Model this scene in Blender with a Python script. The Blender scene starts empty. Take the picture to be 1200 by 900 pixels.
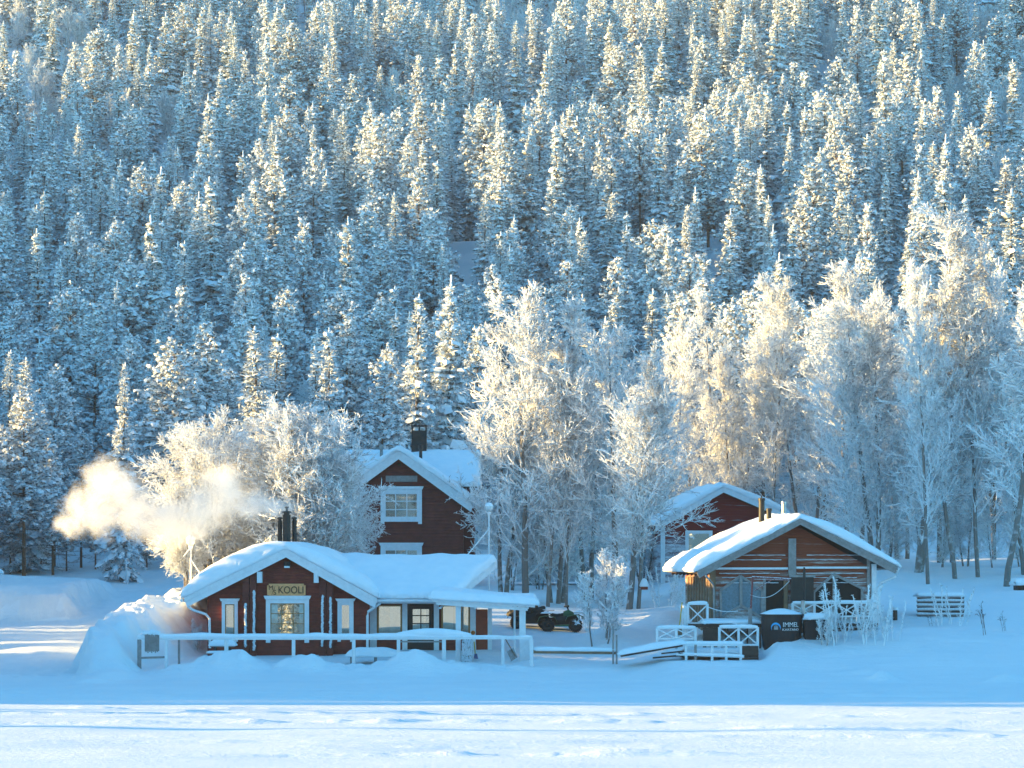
import bpy, math, random
import numpy as np
from mathutils import Vector, Matrix
random.seed(7)
rng = np.random.default_rng(11)
S = bpy.context.scene
COL = S.collection
F = 100.0 / 36.0 * 1200.0      # focal length in photograph pixels
CAMZ, HY = 5.0, 650.0
R = math.radians
SUN_EL, SUN_AZ = 6.0, -3.0
SKY_ROT, EXPO = 270.0 - SUN_AZ, 2.12

def W(px, py, Y):
    return ((px - 600.0) * Y / F, Y, CAMZ + (HY - py) * Y / F)

# ------------------------------------------------------------------ materials
def mat(name):
    m = bpy.data.materials.new(name); m.use_nodes = True
    nt = m.node_tree; nt.nodes.clear()
    out = nt.nodes.new('ShaderNodeOutputMaterial')
    b = nt.nodes.new('ShaderNodeBsdfPrincipled')
    nt.links.new(b.outputs[0], out.inputs['Surface'])
    b.inputs['Roughness'].default_value = .85
    b.inputs['Specular IOR Level'].default_value = .2
    return m, nt, b, out

def N(nt, typ, **kw):
    n = nt.nodes.new(typ)
    for k, v in kw.items():
        if k.startswith('i_'): n.inputs[k[2:].replace('_', ' ')].default_value = v
        else: setattr(n, k, v)
    return n

def math_(nt, op, a, b=None, c=None, clamp=False):
    n = nt.nodes.new('ShaderNodeMath'); n.operation = op; n.use_clamp = clamp
    for i, v in enumerate((a, b, c)):
        if v is None: continue
        if isinstance(v, (int, float)): n.inputs[i].default_value = v
        else: nt.links.new(v, n.inputs[i])
    return n.outputs[0]

def noise(nt, scale, detail=3, rough=.6, coord='Object', vec=None, scalev=None):
    tc = nt.nodes.new('ShaderNodeTexCoord')
    n = nt.nodes.new('ShaderNodeTexNoise')
    n.inputs['Scale'].default_value = scale; n.inputs['Detail'].default_value = detail; n.inputs['Roughness'].default_value = rough
    src = tc.outputs[coord] if coord != 'World' else nt.nodes.new('ShaderNodeNewGeometry').outputs['Position']
    if scalev:
        mp = nt.nodes.new('ShaderNodeMapping'); mp.inputs['Scale'].default_value = scalev
        nt.links.new(src, mp.inputs['Vector']); src = mp.outputs[0]
    nt.links.new(src, n.inputs['Vector'])
    return n.outputs[0]

def ramp(nt, fac, stops):
    r = nt.nodes.new('ShaderNodeValToRGB')
    while len(r.color_ramp.elements) < len(stops): r.color_ramp.elements.new(.5)
    for e, (p, c) in zip(r.color_ramp.elements, stops):
        e.position = p; e.color = c if len(c) == 4 else (*c, 1)
    nt.links.new(fac, r.inputs[0])
    return r.outputs[0]

def mixc(nt, fac, a, b):
    m = nt.nodes.new('ShaderNodeMix'); m.data_type = 'RGBA'
    if isinstance(fac, (int, float)): m.inputs[0].default_value = fac
    else: nt.links.new(fac, m.inputs[0])
    for i, v in ((6, a), (7, b)):
        if isinstance(v, tuple): m.inputs[i].default_value = (*v, 1)
        else: nt.links.new(v, m.inputs[i])
    return m.outputs[2]

def bump(nt, b, h, strength=.5, dist=.05):
    n = nt.nodes.new('ShaderNodeBump'); n.inputs['Strength'].default_value = strength; n.inputs['Distance'].default_value = dist
    nt.links.new(h, n.inputs['Height']); nt.links.new(n.outputs[0], b.inputs['Normal'])

def nz(nt):
    g = nt.nodes.new('ShaderNodeNewGeometry'); s = nt.nodes.new('ShaderNodeSeparateXYZ')
    nt.links.new(g.outputs['Normal'], s.inputs[0]); return s.outputs[2]

SNOW = (.80, .84, .88)
M = {}
def snow_mat(name, nscale=6, strength=.35, dist=.05):
    m, nt, b, o = mat(name)
    c = ramp(nt, noise(nt, nscale * .3, 4, coord='World'), [(.3, (.76, .82, .87)), (.7, (.84, .87, .90))])
    nt.links.new(c, b.inputs['Base Color'])
    b.inputs['Roughness'].default_value = .7
    bump(nt, b, noise(nt, nscale, 6, .7, coord='World'), strength, dist)
    return m
M['snow'] = snow_mat('snow')
M['roof_snow'] = snow_mat('roof_snow', 9, .35, .03)
# ground snow: gentle drift ripples stretched along the shore
m, nt, b, o = mat('ground_snow')
c = ramp(nt, noise(nt, .4, 5, coord='World'), [(.3, (.76, .82, .87)), (.7, (.84, .87, .90))])
nt.links.new(c, b.inputs['Base Color']); b.inputs['Roughness'].default_value = .7
h1 = noise(nt, 1.0, 6, .6, coord='World', scalev=(.35, 1.6, 1))
h2 = noise(nt, 9, 4, .7, coord='World', scalev=(.6, 1.4, 1))
bump(nt, b, math_(nt, 'ADD', h1, math_(nt, 'MULTIPLY', h2, .55)), .9, .11)
M['ground_snow'] = m
# snow packed on the ploughed road
m, nt, b, o = mat('packed_snow')
c = ramp(nt, noise(nt, 1.4, 5, coord='World', scalev=(1.6, .5, 1)), [(.3, (.70, .75, .80)), (.7, (.80, .83, .86))])
nt.links.new(c, b.inputs['Base Color'])
bump(nt, b, noise(nt, 4.0, 5, .75, coord='World', scalev=(2.2, .5, 1)), .8, .07)
M['packed_snow'] = m

def snowy(name, dark, nscale, lo, hi, white=SNOW, amp=1.2, coord='Object', dark2=None):
    """snow or frost lying on whatever faces up, the plant's own colour below"""
    m, nt, b, o = mat(name)
    n = noise(nt, nscale, 2, .7, coord=coord)
    f = math_(nt, 'ADD', nz(nt), math_(nt, 'MULTIPLY', math_(nt, 'SUBTRACT', n, .5), amp * 2))
    mr = nt.nodes.new('ShaderNodeMapRange'); nt.links.new(f, mr.inputs[0])
    mr.inputs[1].default_value = lo; mr.inputs[2].default_value = hi
    d = dark
    if dark2:
        oi = nt.nodes.new('ShaderNodeObjectInfo')
        d = mixc(nt, oi.outputs['Random'], dark, dark2)
    c = mixc(nt, mr.outputs[0], d, white)
    nt.links.new(c, b.inputs['Base Color'])
    return m
M['clump'] = snowy('snow_laden_needles', (.04, .065, .06), 9, -.95, -.25, amp=1.1, dark2=(.065, .085, .06))
M['needle'] = snowy('frosted_needles', (.05, .075, .065), 11, -1.2, .2, white=(.76, .80, .84), dark2=(.09, .095, .06))
M['frost'] = snowy('hoar_frosted_twigs', (.16, .13, .11), 5, -1.3, -.2, white=(.85, .87, .89))
M['bark'] = snowy('frosted_bark', (.10, .075, .06), 4, .1, .9, white=(.62, .68, .74), amp=1.4)
M['pine_bark'] = snowy('pine_bark', (.17, .09, .055), 4, .3, 1.1, white=(.6, .66, .72), amp=1.2)
M['birch_bark'] = snowy('birch_bark', (.20, .18, .165), 3, .15, .9, white=(.62, .66, .70), amp=1.6)

def plain(name, col, rough=.6, metal=0, nscale=None, var=.25, frost=None, spec=.3):
    m, nt, b, o = mat(name)
    b.inputs['Roughness'].default_value = rough; b.inputs['Metallic'].default_value = metal
    b.inputs['Specular IOR Level'].default_value = spec
    c = mixc(nt, ramp(nt, noise(nt, nscale or 3, 5, .65, coord='World'), [(.3, (0, 0, 0)), (.7, (1, 1, 1))]), tuple(x * (1 - var) for x in col), tuple(min(1, x * (1 + var * .6)) for x in col))
    if frost:
        n = noise(nt, 14, 4, .7, coord='World')
        f = math_(nt, 'ADD', math_(nt, 'MULTIPLY', nz(nt), .9), math_(nt, 'MULTIPLY', math_(nt, 'SUBTRACT', n, .5), 2.2))
        mr = nt.nodes.new('ShaderNodeMapRange'); nt.links.new(f, mr.inputs[0]); mr.inputs[1].default_value = frost; mr.inputs[2].default_value = frost + .5
        c = mixc(nt, mr.outputs[0], c, (.78, .82, .86))
    nt.links.new(c, b.inputs['Base Color'])
    return m
M['red'] = plain('dark_red_boards', (.21, .036, .024), .7, nscale=2.2, var=.35, frost=1.05)
M['red2'] = plain('wine_red_boards', (.145, .030, .022), .7, nscale=2.2, var=.3, frost=1.1)
M['white'] = plain('white_paint', (.74, .76, .78), .6, nscale=5, var=.1, frost=.6)
M['iron'] = plain('black_flue', (.022, .022, .022), .5, nscale=6, var=.4, frost=.95)
M['steel'] = plain('brushed_flue', (.45, .45, .46), .35, .9, nscale=6)
M['tan'] = plain('bare_timber', (.22, .14, .085), .7, nscale=6, frost=.75)
M['amber_wood'] = plain('varnished_frame', (.36, .19, .07), .5, nscale=6)
M['greywood'] = plain('weathered_timber', (.30, .28, .27), .8, nscale=6, frost=.35)
M['darkwood'] = plain('dark_timber', (.07, .045, .035), .8, nscale=6, frost=.55)
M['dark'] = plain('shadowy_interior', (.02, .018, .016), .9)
M['signwood'] = plain('pine_sign', (.85, .38, .16), .7, nscale=9, var=.2, frost=.75)
M['letters'] = plain('burnt_letters', (.06, .035, .02), .8)
M['door_red'] = plain('red_door', (.30, .055, .025), .5, nscale=3, var=.25, frost=.8)
M['black_frame'] = plain('black_frame', (.02, .022, .022), .5)
M['tub'] = plain('black_tub', (.016, .016, .018), .45, nscale=4)
M['white_print'] = plain('white_print', (.8, .8, .8), .5)
M['blue_print'] = plain('blue_print', (.03, .38, .72), .5)
M['grey_print'] = plain('grey_print', (.30, .32, .33), .5)
M['blackpaint'] = plain('black_panel', (.035, .033, .03), .6, nscale=4, frost=1.15)
M['rubber'] = plain('rubber', (.02, .02, .02), .8, frost=.75)
M['green_paint'] = plain('green_fender', (.04, .13, .06), .4, frost=.95)
M['car'] = plain('pale_car_paint', (.48, .54, .60), .35, nscale=2, frost=.35)
M['curtain'] = plain('pale_curtain_glare', (.62, .60, .54), .9, nscale=8)
M['gold_reflection'] = plain('gold_reflection_sheet', (.50, .31, .11), .8, nscale=5, var=.6)  # golden colour paints the sunlit reflection into the panes
M['gold_backing'] = plain('golden_backing', (.62, .44, .20), .9, nscale=5, var=.2)  # plain golden sheet behind the barn pane
M['frostglass'] = plain('frosted_pane', (.16, .24, .28), .35, nscale=12, var=.3)
M['yellow'] = plain('yellow_handle', (.6, .36, .03), .5)
M['orange'] = plain('orange_dial', (.6, .16, .03), .5)
M['redmetal'] = plain('red_frame', (.22, .05, .05), .5, frost=.15)
M['bluegrey'] = plain('blue_plastic', (.05, .09, .2), .5)
M['ice'] = plain('frost_crust', (.72, .76, .80), .6, nscale=12, var=.2)
m, nt, b, o = mat('lamp_globe'); b.inputs['Base Color'].default_value = (.55, .6, .62, 1); b.inputs['Roughness'].default_value = .15; b.inputs['Specular IOR Level'].default_value = .6
M['globe'] = m
# weathered, frosted cladding of the sauna and barn
def cladding(name, red, grey, lo, hi, zlo, zhi):
    m, nt, b, o = mat(name)
    tc = nt.nodes.new('ShaderNodeTexCoord')
    n = noise(nt, 1.0, 5, .7, scalev=(.45, .45, 6.5))
    n2 = noise(nt, 16, 4, .7)
    sx = nt.nodes.new('ShaderNodeSeparateXYZ'); nt.links.new(tc.outputs['Object'], sx.inputs[0])
    mr = nt.nodes.new('ShaderNodeMapRange'); nt.links.new(sx.outputs[2], mr.inputs[0])
    mr.inputs[1].default_value = zlo; mr.inputs[2].default_value = zhi; mr.inputs[3].default_value = .26; mr.inputs[4].default_value = -.12
    f = math_(nt, 'ADD', n, mr.outputs[0])
    mr2 = nt.nodes.new('ShaderNodeMapRange'); nt.links.new(f, mr2.inputs[0]); mr2.inputs[1].default_value = lo; mr2.inputs[2].default_value = hi
    c = mixc(nt, mr2.outputs[0], red, grey)
    f2 = nt.nodes.new('ShaderNodeMapRange'); nt.links.new(math_(nt, 'ADD', math_(nt, 'MULTIPLY', f, 1.0), math_(nt, 'MULTIPLY', n2, .5)), f2.inputs[0]); f2.inputs[1].default_value = .88; f2.inputs[2].default_value = 1.05
    c = mixc(nt, f2.outputs[0], c, (.62, .66, .70))
    nt.links.new(c, b.inputs['Base Color']); b.inputs['Roughness'].default_value = .8
    return m
M['sauna'] = cladding('weathered_red_cladding', (.25, .06, .03), (.38, .30, .27), .48, .64, .6, 3.8)
M['barn'] = cladding('frosted_red_cladding', (.22, .025, .02), (.22, .15, .17), .48, .55, 1.6, 2.6)
# glass: warm gloss tint paints gold into the mirrored lake, backing shows through
def glass(name, tint, fac, rough=.03):
    m, nt, b, o = mat(name)
    g = N(nt, 'ShaderNodeBsdfGlossy'); g.inputs['Roughness'].default_value = rough; g.inputs['Color'].default_value = (.95, .88, .74, 1)
    t = N(nt, 'ShaderNodeBsdfTransparent'); t.inputs['Color'].default_value = (*tint, 1)
    mx = N(nt, 'ShaderNodeMixShader'); mx.inputs[0].default_value = fac
    nt.links.new(t.outputs[0], mx.inputs[1]); nt.links.new(g.outputs[0], mx.inputs[2]); nt.links.new(mx.outputs[0], o.inputs['Surface'])
    nt.nodes.remove(b)
    return m
M['glass'] = glass('window_glass', (.85, .86, .82), .42, .006)

# ------------------------------------------------------------------ mesh building
class MB:
    def __init__(s): s.v = []; s.q = []; s.t = []; s.n = 0; s.extra = []
    def add(s, v, q=None, t=None, mi=0):
        v = np.asarray(v, float).reshape(-1, 3)
        for arr, lst in ((q, s.q), (t, s.t)):
            if arr is not None and len(arr): lst.append((np.asarray(arr, int) + s.n, mi))
        s.v.append(v); s.n += len(v); return s
    def poly(s, v, mi=0):
        s.v.append(np.asarray(v, float)); s.extra.append((list(range(s.n, s.n + len(v))), mi)); s.n += len(v)
    def box(s, x0, x1, y0, y1, z0, z1, mi=0):
        v = [(x, y, z) for z in (z0, z1) for y in (y0, y1) for x in (x0, x1)]
        return s.add(v, [(0, 2, 3, 1), (4, 5, 7, 6), (0, 1, 5, 4), (2, 6, 7, 3), (0, 4, 6, 2), (1, 3, 7, 5)], mi=mi)
    def hexa(s, v, mi=0):     # 8 corners: bottom 4 ccw, top 4 ccw
        return s.add(v, [(3, 2, 1, 0), (4, 5, 6, 7), (0, 1, 5, 4), (1, 2, 6, 5), (2, 3, 7, 6), (3, 0, 4, 7)], mi=mi)
    def bar(s, p, q, w, h, mi=0, up=(0, 0, 1)):   # square bar from p to q
        p = Vector(p); q = Vector(q); d = (q - p).normalized(); u = Vector(up)
        if abs(d.dot(u)) > .98: u = Vector((0, 1, 0))
        a = d.cross(u).normalized() * (w / 2); c = a.cross(d).normalized() * (h / 2)
        return s.hexa([p - a - c, p + a - c, p + a + c, p - a + c, q - a - c, q + a - c, q + a + c, q - a + c], mi)
    def prism(s, xz, y0, y1, mi=0):   # outline in xz extruded in y
        n = len(xz)
        for k in range(n):
            (a, b_), (c, d) = xz[k], xz[(k + 1) % n]
            s.add([(a, y0, b_), (c, y0, d), (c, y1, d), (a, y1, b_)], [(0, 1, 2, 3)], mi=mi)
        s.poly([(a, y0, b_) for a, b_ in reversed(xz)], mi); s.poly([(a, y1, b_) for a, b_ in xz], mi)
        return s
    def tube(s, pts, rad, n=8, mi=0, cap=True):
        pts = [Vector(p) for p in pts]; k = len(pts)
        rad = [rad] * k if isinstance(rad, (int, float)) else rad
        v = []
        for i, p in enumerate(pts):
            d = (pts[min(i + 1, k - 1)] - pts[max(i - 1, 0)]).normalized()
            u = Vector((0, 0, 1)) if abs(d.z) < .9 else Vector((1, 0, 0))
            a = d.cross(u).normalized(); b_ = d.cross(a)
            for j in range(n):
                t = 2 * math.pi * j / n; v.append(p + (a * math.cos(t) + b_ * math.sin(t)) * rad[i])
        q = [(i * n + j, i * n + (j + 1) % n, (i + 1) * n + (j + 1) % n, (i + 1) * n + j) for i in range(k - 1) for j in range(n)]
        s.add([tuple(x) for x in v], q, mi=mi)
        if cap:
            s.poly([tuple(x) for x in v[:n]][::-1], mi); s.poly([tuple(x) for x in v[-n:]], mi)
        return s
    def lathe(s, c, prof, n=16, mi=0):    # prof: list of (r, z)
        v = [(c[0] + r * math.cos(2 * math.pi * j / n), c[1] + r * math.sin(2 * math.pi * j / n), c[2] + z) for r, z in prof for j in range(n)]
        q = [(i * n + j, i * n + (j + 1) % n, (i + 1) * n + (j + 1) % n, (i + 1) * n + j) for i in range(len(prof) - 1) for j in range(n)]
        return s.add(v, q, mi=mi)
    def mesh(s, name, mats, smooth=False, origin=(0, 0, 0)):
        v = np.concatenate(s.v) - np.array(origin, float)
        loops = []; starts = []; tot = []; mi = []; pos = 0
        for lst, k in ((s.q, 4), (s.t, 3)):
            for arr, m_ in lst:
                loops.append(arr.ravel()); n = len(arr); starts.append(pos + np.arange(n) * k); tot.append(np.full(n, k)); mi.append(np.full(n, m_)); pos += n * k
        for f, m_ in s.extra:
            loops.append(np.array(f)); starts.append(np.array([pos])); tot.append(np.array([len(f)])); mi.append(np.array([m_])); pos += len(f)
        me = bpy.data.meshes.new(name)
        me.vertices.add(len(v)); me.vertices.foreach_set('co', v.ravel())
        L = np.concatenate(loops); me.loops.add(len(L)); me.loops.foreach_set('vertex_index', L.astype(np.int32))
        st = np.concatenate(starts); me.polygons.add(len(st)); me.polygons.foreach_set('loop_start', st.astype(np.int32))
        me.polygons.foreach_set('loop_total', np.concatenate(tot).astype(np.int32))
        for m_ in (mats if isinstance(mats, (list, tuple)) else [mats]): me.materials.append(m_)
        me.polygons.foreach_set('material_index', np.concatenate(mi).astype(np.int32))
        me.polygons.foreach_set('use_smooth', np.full(len(st), bool(smooth)))
        me.update(calc_edges=True); me.validate()
        return me
    def obj(s, name, mats, parent=None, smooth=False, origin=(0, 0, 0), bevel=0):
        o = bpy.data.objects.new(name, s.mesh(name, mats, smooth, origin)); COL.objects.link(o)
        if parent is not None: o.parent = parent
        else: o.location = origin
        if bevel:
            bm = o.modifiers.new('bevel', 'BEVEL'); bm.width = bevel; bm.segments = 2; bm.limit_method = 'ANGLE'
        return o

def tag(o, label=None, cat=None, group=None, kind=None):
    for k, v in (('label', label), ('category', cat), ('group', group), ('kind', kind)):
        if v: o[k] = v
    return o
def thing(name, label, cat, loc=(0, 0, 0), rz=0, group=None):
    o = bpy.data.objects.new(name, None); COL.objects.link(o); o.location = loc; o.rotation_euler = (0, 0, rz)
    o.empty_display_size = .3
    return tag(o, label, cat, group)

# ------------------------------------------------------------------ terrain
_g = rng.random((5, 256, 256))
def vn(x, y, k=0):            # smooth value noise, vectorised
    x = np.asarray(x, float); y = np.asarray(y, float)
    xi = np.floor(x).astype(int); yi = np.floor(y).astype(int); fx = x - xi; fy = y - yi
    fx = fx * fx * (3 - 2 * fx); fy = fy * fy * (3 - 2 * fy); g = _g[k]
    a = g[xi % 256, yi % 256]; b = g[(xi + 1) % 256, yi % 256]; c = g[xi % 256, (yi + 1) % 256]; d = g[(xi + 1) % 256, (yi + 1) % 256]
    return (a + (b - a) * fx) * (1 - fy) + (c + (d - c) * fx) * fy - .5
def sst(a, b, x): t = np.clip((x - a) / (b - a), 0, 1); return t * t * (3 - 2 * t)
def bumpf(x, y, cx, cy, rx, ry, h, p=2): return h * np.exp(-(((x - cx) / rx) ** 2 + ((y - cy) / ry) ** 2) ** (p / 2))
LEFT_Y = [0, 112, 118, 128, 140, 160, 180]; LEFT_Z = [0, 0, .38, 1.15, 2.05, 3.1, 4.2]
MY = [0, 112, 115, 118, 122, 128, 131, 155, 180]; MZ = [0, 0, .45, .6, .9, 1.75, 2.3, 3.4, 4.6]
RY = [0, 106, 109, 112, 114, 116, 119, 124, 130, 140, 150, 180]; RZ = [0, 0, .12, .55, 1.0, 1.4, 1.75, 2.3, 2.95, 3.75, 4.3, 5.6]
def ground(x, y, fine=True):
    x = np.asarray(x, float); y = np.asarray(y, float)
    ys = np.maximum(y, 1)
    px = 600 + F * x / ys
    xr = np.clip(px, -1e4, 1e4)
    wl = 1 - sst(170, 290, xr); wr = sst(720, 860, xr)
    z = np.interp(y, LEFT_Y, LEFT_Z) * wl + np.interp(y, RY, RZ) * wr + np.interp(y, MY, MZ) * (1 - wl - wr)
    d = np.maximum(y - 175, 0)
    z = z + .355 * (d - 20 * (1 - np.exp(-d / 20)))
    z = z + (vn(x * .03, y * .03, 1) * 7) * sst(185, 260, y)
    # unseen wooded spur added left of the frame to shade hill and cabins
    z = z + 9 * sst(-50, -130, x) * sst(150, 185, y) * (1 - sst(210, 300, y))
    z = z + .42 * np.clip(-150 - y, 0, 170)  # unseen hill raised behind the camera for the window reflections
    # unseen headland off to the left, put under the trees that shade the lake
    z = z + 1.4 * sst(-30, -38, x) * sst(74, 84, y) * (1 - sst(112, 122, y))
    if fine:
        land = sst(110, 114, y)
        z = z + vn(x * .25, y * .25, 2) * .35 * land + vn(x * .9, y * .9, 3) * .07 * land
        z = z + vn(x * .22, y * .8, 0) * .10 * (1 - land) * sst(60, 75, y)
        # ploughed bank left of the first cabin
        xl_ = np.interp(y, [114, 117, 124, 132, 138], [-17.4, -18.2, -17.2, -16.0, -14.9]) + vn(y * .7, x * .3, 1) * .5 + vn(y * 2.6, x * 1.5, 3) * .22
        rel = x - xl_
        crest = np.interp(y, [113, 115.5, 117.5, 124, 132, 140], [.4, 1.4, 2.2, 3.0, 3.45, 3.6]) + vn(x * .9 + y * .5, y * .35, 4) * .4 + vn(x * 5 + y * 2.2, y * .5, 2) * .22 + vn(x * 2.6, y * 2.6, 0) * .16
        fw = np.interp(y, [115, 118, 121, 124], [2.9, 3.5, 4.3, 5.1])
        w = sst(0, .9, rel) * (1 - sst(fw * .5, fw, rel)) * sst(112.8, 116.2, y) * (1 - sst(134, 142, y))
        z = z + np.maximum(crest - z, 0) * w
        # cut bank at the far left of the road
        w2 = sst(137.4, 138.3, y + vn(x * .6, y, 2) * .8) * (1 - sst(150, 158, y)) * (1 - sst(-21.9, -21.2, x + vn(y * .8, x, 1) * .6))
        z = z + w2 * (1.25 + .4 * vn(x * .5, y * .4, 2))
        # ground dug out round the landing stage
        w3 = sst(745, 775, px) * (1 - sst(890, 912, px)) * (1 - sst(116.8, 118.2, y))
        z = z * (1 - w3) + np.minimum(z, .74) * w3
        yy = y
        # shovelled ridge under the first railing
        rr = np.exp(-((yy - 115.2) / .9) ** 2) * sst(-15.6, -13.5, x) * (1 - sst(.1, 1.0, x))
        z = z + (rr * .16 + .05 * sst(113, 115, y) * (1 - sst(118, 121, y))) * (vn(x * 3.3, y * 3.3, 4) + .6 * vn(x * 6.5, y * 6.5, 1)) + rr * (.12 + .35 * np.maximum(vn(x * .9 + 3, yy * .4, 0) + .25, 0))
        for bx, by, rx, ry, h in ((-11.2, 115.2, .9, .8, .38), (-8.2, 115.2, .9, .8, .48), (-4.0, 115.0, .95, .8, .62), (-2.4, 115.3, .7, .7, .2),
                (4.3, 122.5, 1.6, 2.0, .85), (6.6, 125.5, 1.6, 1.8, .8), (-15.9, 113.4, 1.0, .5, .2), (14.3, 109.6, .42, .4, .36), (18.9, 108.6, .75, .5, .42), (20.6, 108.9, 1.2, .5, .25),
                (-16.3, 110.6, .8, .45, .22), (-5.6, 111, .5, .4, .17), (1.6, 111, .55, .35, .14), (13.8, 111, .8, .4, .15), (9.2, 111.2, .5, .4, .14), (4.9, 110.4, .35, .3, .13), (-21, 110.5, .5, .35, .14),
                (1.4, 117.3, 1.2, .6, .2), (9.5, 116.5, 1.5, .8, .25), (17.0, 117.5, 5.5, 2.0, .35)):
            z = z + bumpf(x, y, bx, by, rx, ry, h, 2)
        # sled ruts and crusts running along the lake
        for k, (y0, h) in enumerate(((106.9, .07), (105.2, .09), (104.2, .06), (102.6, .08), (97.8, .07), (92.0, .07), (87.2, .06), (81.4, .07), (76.0, .07), (70.5, .08), (100.6, .10), (94.5, .08), (89.5, .09), (84.3, .11), (78.5, .1), (73.8, .08))):
            yl = y0 + vn(x * .05 + k * 9, k * 3.3, 3) * 1.4
            z = z + h * np.exp(-((y - yl) / (.22 + .1 * (k % 2))) ** 2) * (1.0 + vn(x * .8, y * 2.2, 1) * 1.6 + vn(x * 1.3, y * 3.2, 4) * 2.0 + vn(x * 5, y * 4, 4) * .7).clip(0, 3) * (.35 + vn(x * .10, k * 5.1, 2)).clip(0, 1) * 1.35
    return z
def gz(x, y): return float(ground(np.array([x]), np.array([y]))[0])

def terrain():
    xs = np.concatenate([-np.geomspace(430, 29, 34), np.arange(-28, 28.01, .14), np.geomspace(29, 430, 34)])
    ys = np.concatenate([-np.geomspace(450, 5, 30), np.linspace(0, 60, 14), np.arange(61.5, 108, .28), np.arange(108, 136, .13), np.arange(136, 180, .5), np.geomspace(181, 570, 110)])
    X, Y = np.meshgrid(xs, ys); Z = ground(X, Y)
    nx, ny = len(xs), len(ys)
    i = np.arange(nx * ny).reshape(ny, nx)
    q = np.stack([i[:-1, :-1], i[:-1, 1:], i[1:, 1:], i[1:, :-1]], -1).reshape(-1, 4)
    mb = MB(); mb.add(np.stack([X, Y, Z], -1).reshape(-1, 3), q)
    return tag(mb.obj('ground', M['ground_snow'], smooth=True), kind='structure')
terrain()
def road():
    mb = MB(); ys = np.arange(113.5, 170, .35); us = np.linspace(0, 1, 40)
    xl = np.interp(ys, [113, 118, 125, 132, 140, 155, 170], [-40, -40, -40, -36, -32, -24, -12]); xr = np.interp(ys, [113, 116, 120, 126, 132, 140, 155, 170], [-18.4, -17.6, -17.6, -18.4, -17.6, -16.2, -13, -4])
    X = xl[:, None] + (xr - xl)[:, None] * us[None, :]; Y = ys[:, None] + 0 * X
    e = np.minimum(us, 1 - us)[None, :]
    rut = .05 * np.sin((X + np.sqrt(np.maximum(0, Y - 110)) * 1.6) * 5.5) * vn(X * .6, Y * .15, 2) * 2
    e2 = np.minimum(np.minimum(sst(0, .06, e), sst(113.6, 117, Y)), 1 - sst(165, 169, Y))
    Z = ground(X, Y) - .03 + (.06 + rut * .6) * e2
    i = np.arange(X.size).reshape(X.shape)
    q = np.stack([i[:-1, :-1], i[:-1, 1:], i[1:, 1:], i[1:, :-1]], -1).reshape(-1, 4)
    mb.add(np.stack([X, Y, Z], -1).reshape(-1, 3), q)
    tag(mb.obj('road', M['packed_snow'], smooth=True), kind='structure')
road()
# ------------------------------------------------------------------ trees
def unit(v): return v / np.maximum(np.linalg.norm(v, axis=-1, keepdims=True), 1e-9)
def frames(d):
    up = np.where(np.abs(d[:, 2:3]) > .9, np.array([[1., 0, 0]]), np.array([[0, 0, 1.]]))
    a = unit(np.cross(d, up)); return a, np.cross(a, d)
def tubes(mb, p0, p1, r0, r1, n=3, mi=0):
    """many separate tapered sticks at once"""
    k = len(p0); d = unit(p1 - p0); a, b = frames(d)
    t = np.arange(n) * 2 * np.pi / n
    c = a[:, None] * np.cos(t)[None, :, None] + b[:, None] * np.sin(t)[None, :, None]
    v = np.concatenate([p0[:, None] + c * r0[:, None, None], p1[:, None] + c * r1[:, None, None]], 1)
    j = np.arange(n); f = np.stack([j, (j + 1) % n, (j + 1) % n + n, j + n], -1)
    q = (f[None] + (np.arange(k) * 2 * n)[:, None, None]).reshape(-1, 4)
    mb.add(v.reshape(-1, 3), q, mi=mi)
def ico():
    p = (1 + 5 ** .5) / 2
    v = unit(np.array([(-1, p, 0), (1, p, 0), (-1, -p, 0), (1, -p, 0), (0, -1, p), (0, 1, p), (0, -1, -p), (0, 1, -p), (p, 0, -1), (p, 0, 1), (-p, 0, -1), (-p, 0, 1)], float))
    f = np.array([(0, 11, 5), (0, 5, 1), (0, 1, 7), (0, 7, 10), (0, 10, 11), (1, 5, 9), (5, 11, 4), (11, 10, 2), (10, 7, 6), (7, 1, 8), (3, 9, 4), (3, 4, 2), (3, 2, 6), (3, 6, 8), (3, 8, 9), (4, 9, 5), (2, 4, 11), (6, 2, 10), (8, 6, 7), (9, 8, 1)])
    return v, f
def subdiv(v, f):
    e = {}; v = list(v); out = []
    def mid(a, b):
        k = (min(a, b), max(a, b))
        if k not in e: e[k] = len(v); v.append(unit((v[a] + v[b])[None])[0])
        return e[k]
    for a, b, c in f:
        x, y, z = mid(a, b), mid(b, c), mid(c, a); out += [(a, x, z), (b, y, x), (c, z, y), (x, y, z)]
    return np.array(v), np.array(out)
ICO0 = ico(); ICO1 = subdiv(*ICO0)
def clumps(mb, c, d, L, Wd, H, tpl=ICO1, mi=0, rough=.35):
    """lumps of snow-laden needles centred at c, stretched along d"""
    v, f = tpl; k = len(c); d = unit(d); a, b = frames(d)
    nv = v[None] * (1 + rough * (rng.random((k, len(v), 1)) * 2 - 1))
    w = c[:, None] + d[:, None] * nv[..., 0:1] * L[:, None, None] + a[:, None] * nv[..., 1:2] * Wd[:, None, None] + b[:, None] * nv[..., 2:3] * H[:, None, None]
    mb.add(w.reshape(-1, 3), t=(f[None] + (np.arange(k) * len(v))[:, None, None]).reshape(-1, 3), mi=mi)
def sprays(mb, c, d, L, w, mi=0):
    """thin needle or frost blades from c along d"""
    d = unit(d); a, b = frames(d); t = rng.random((len(c), 1)) * 6.28; s = (a * np.cos(t) + b * np.sin(t)) * w[:, None]
    v = np.stack([c - s, c + s, c + d * L[:, None]], 1).reshape(-1, 3)
    mb.add(v, t=np.arange(len(c) * 3).reshape(-1, 3), mi=mi)
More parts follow.
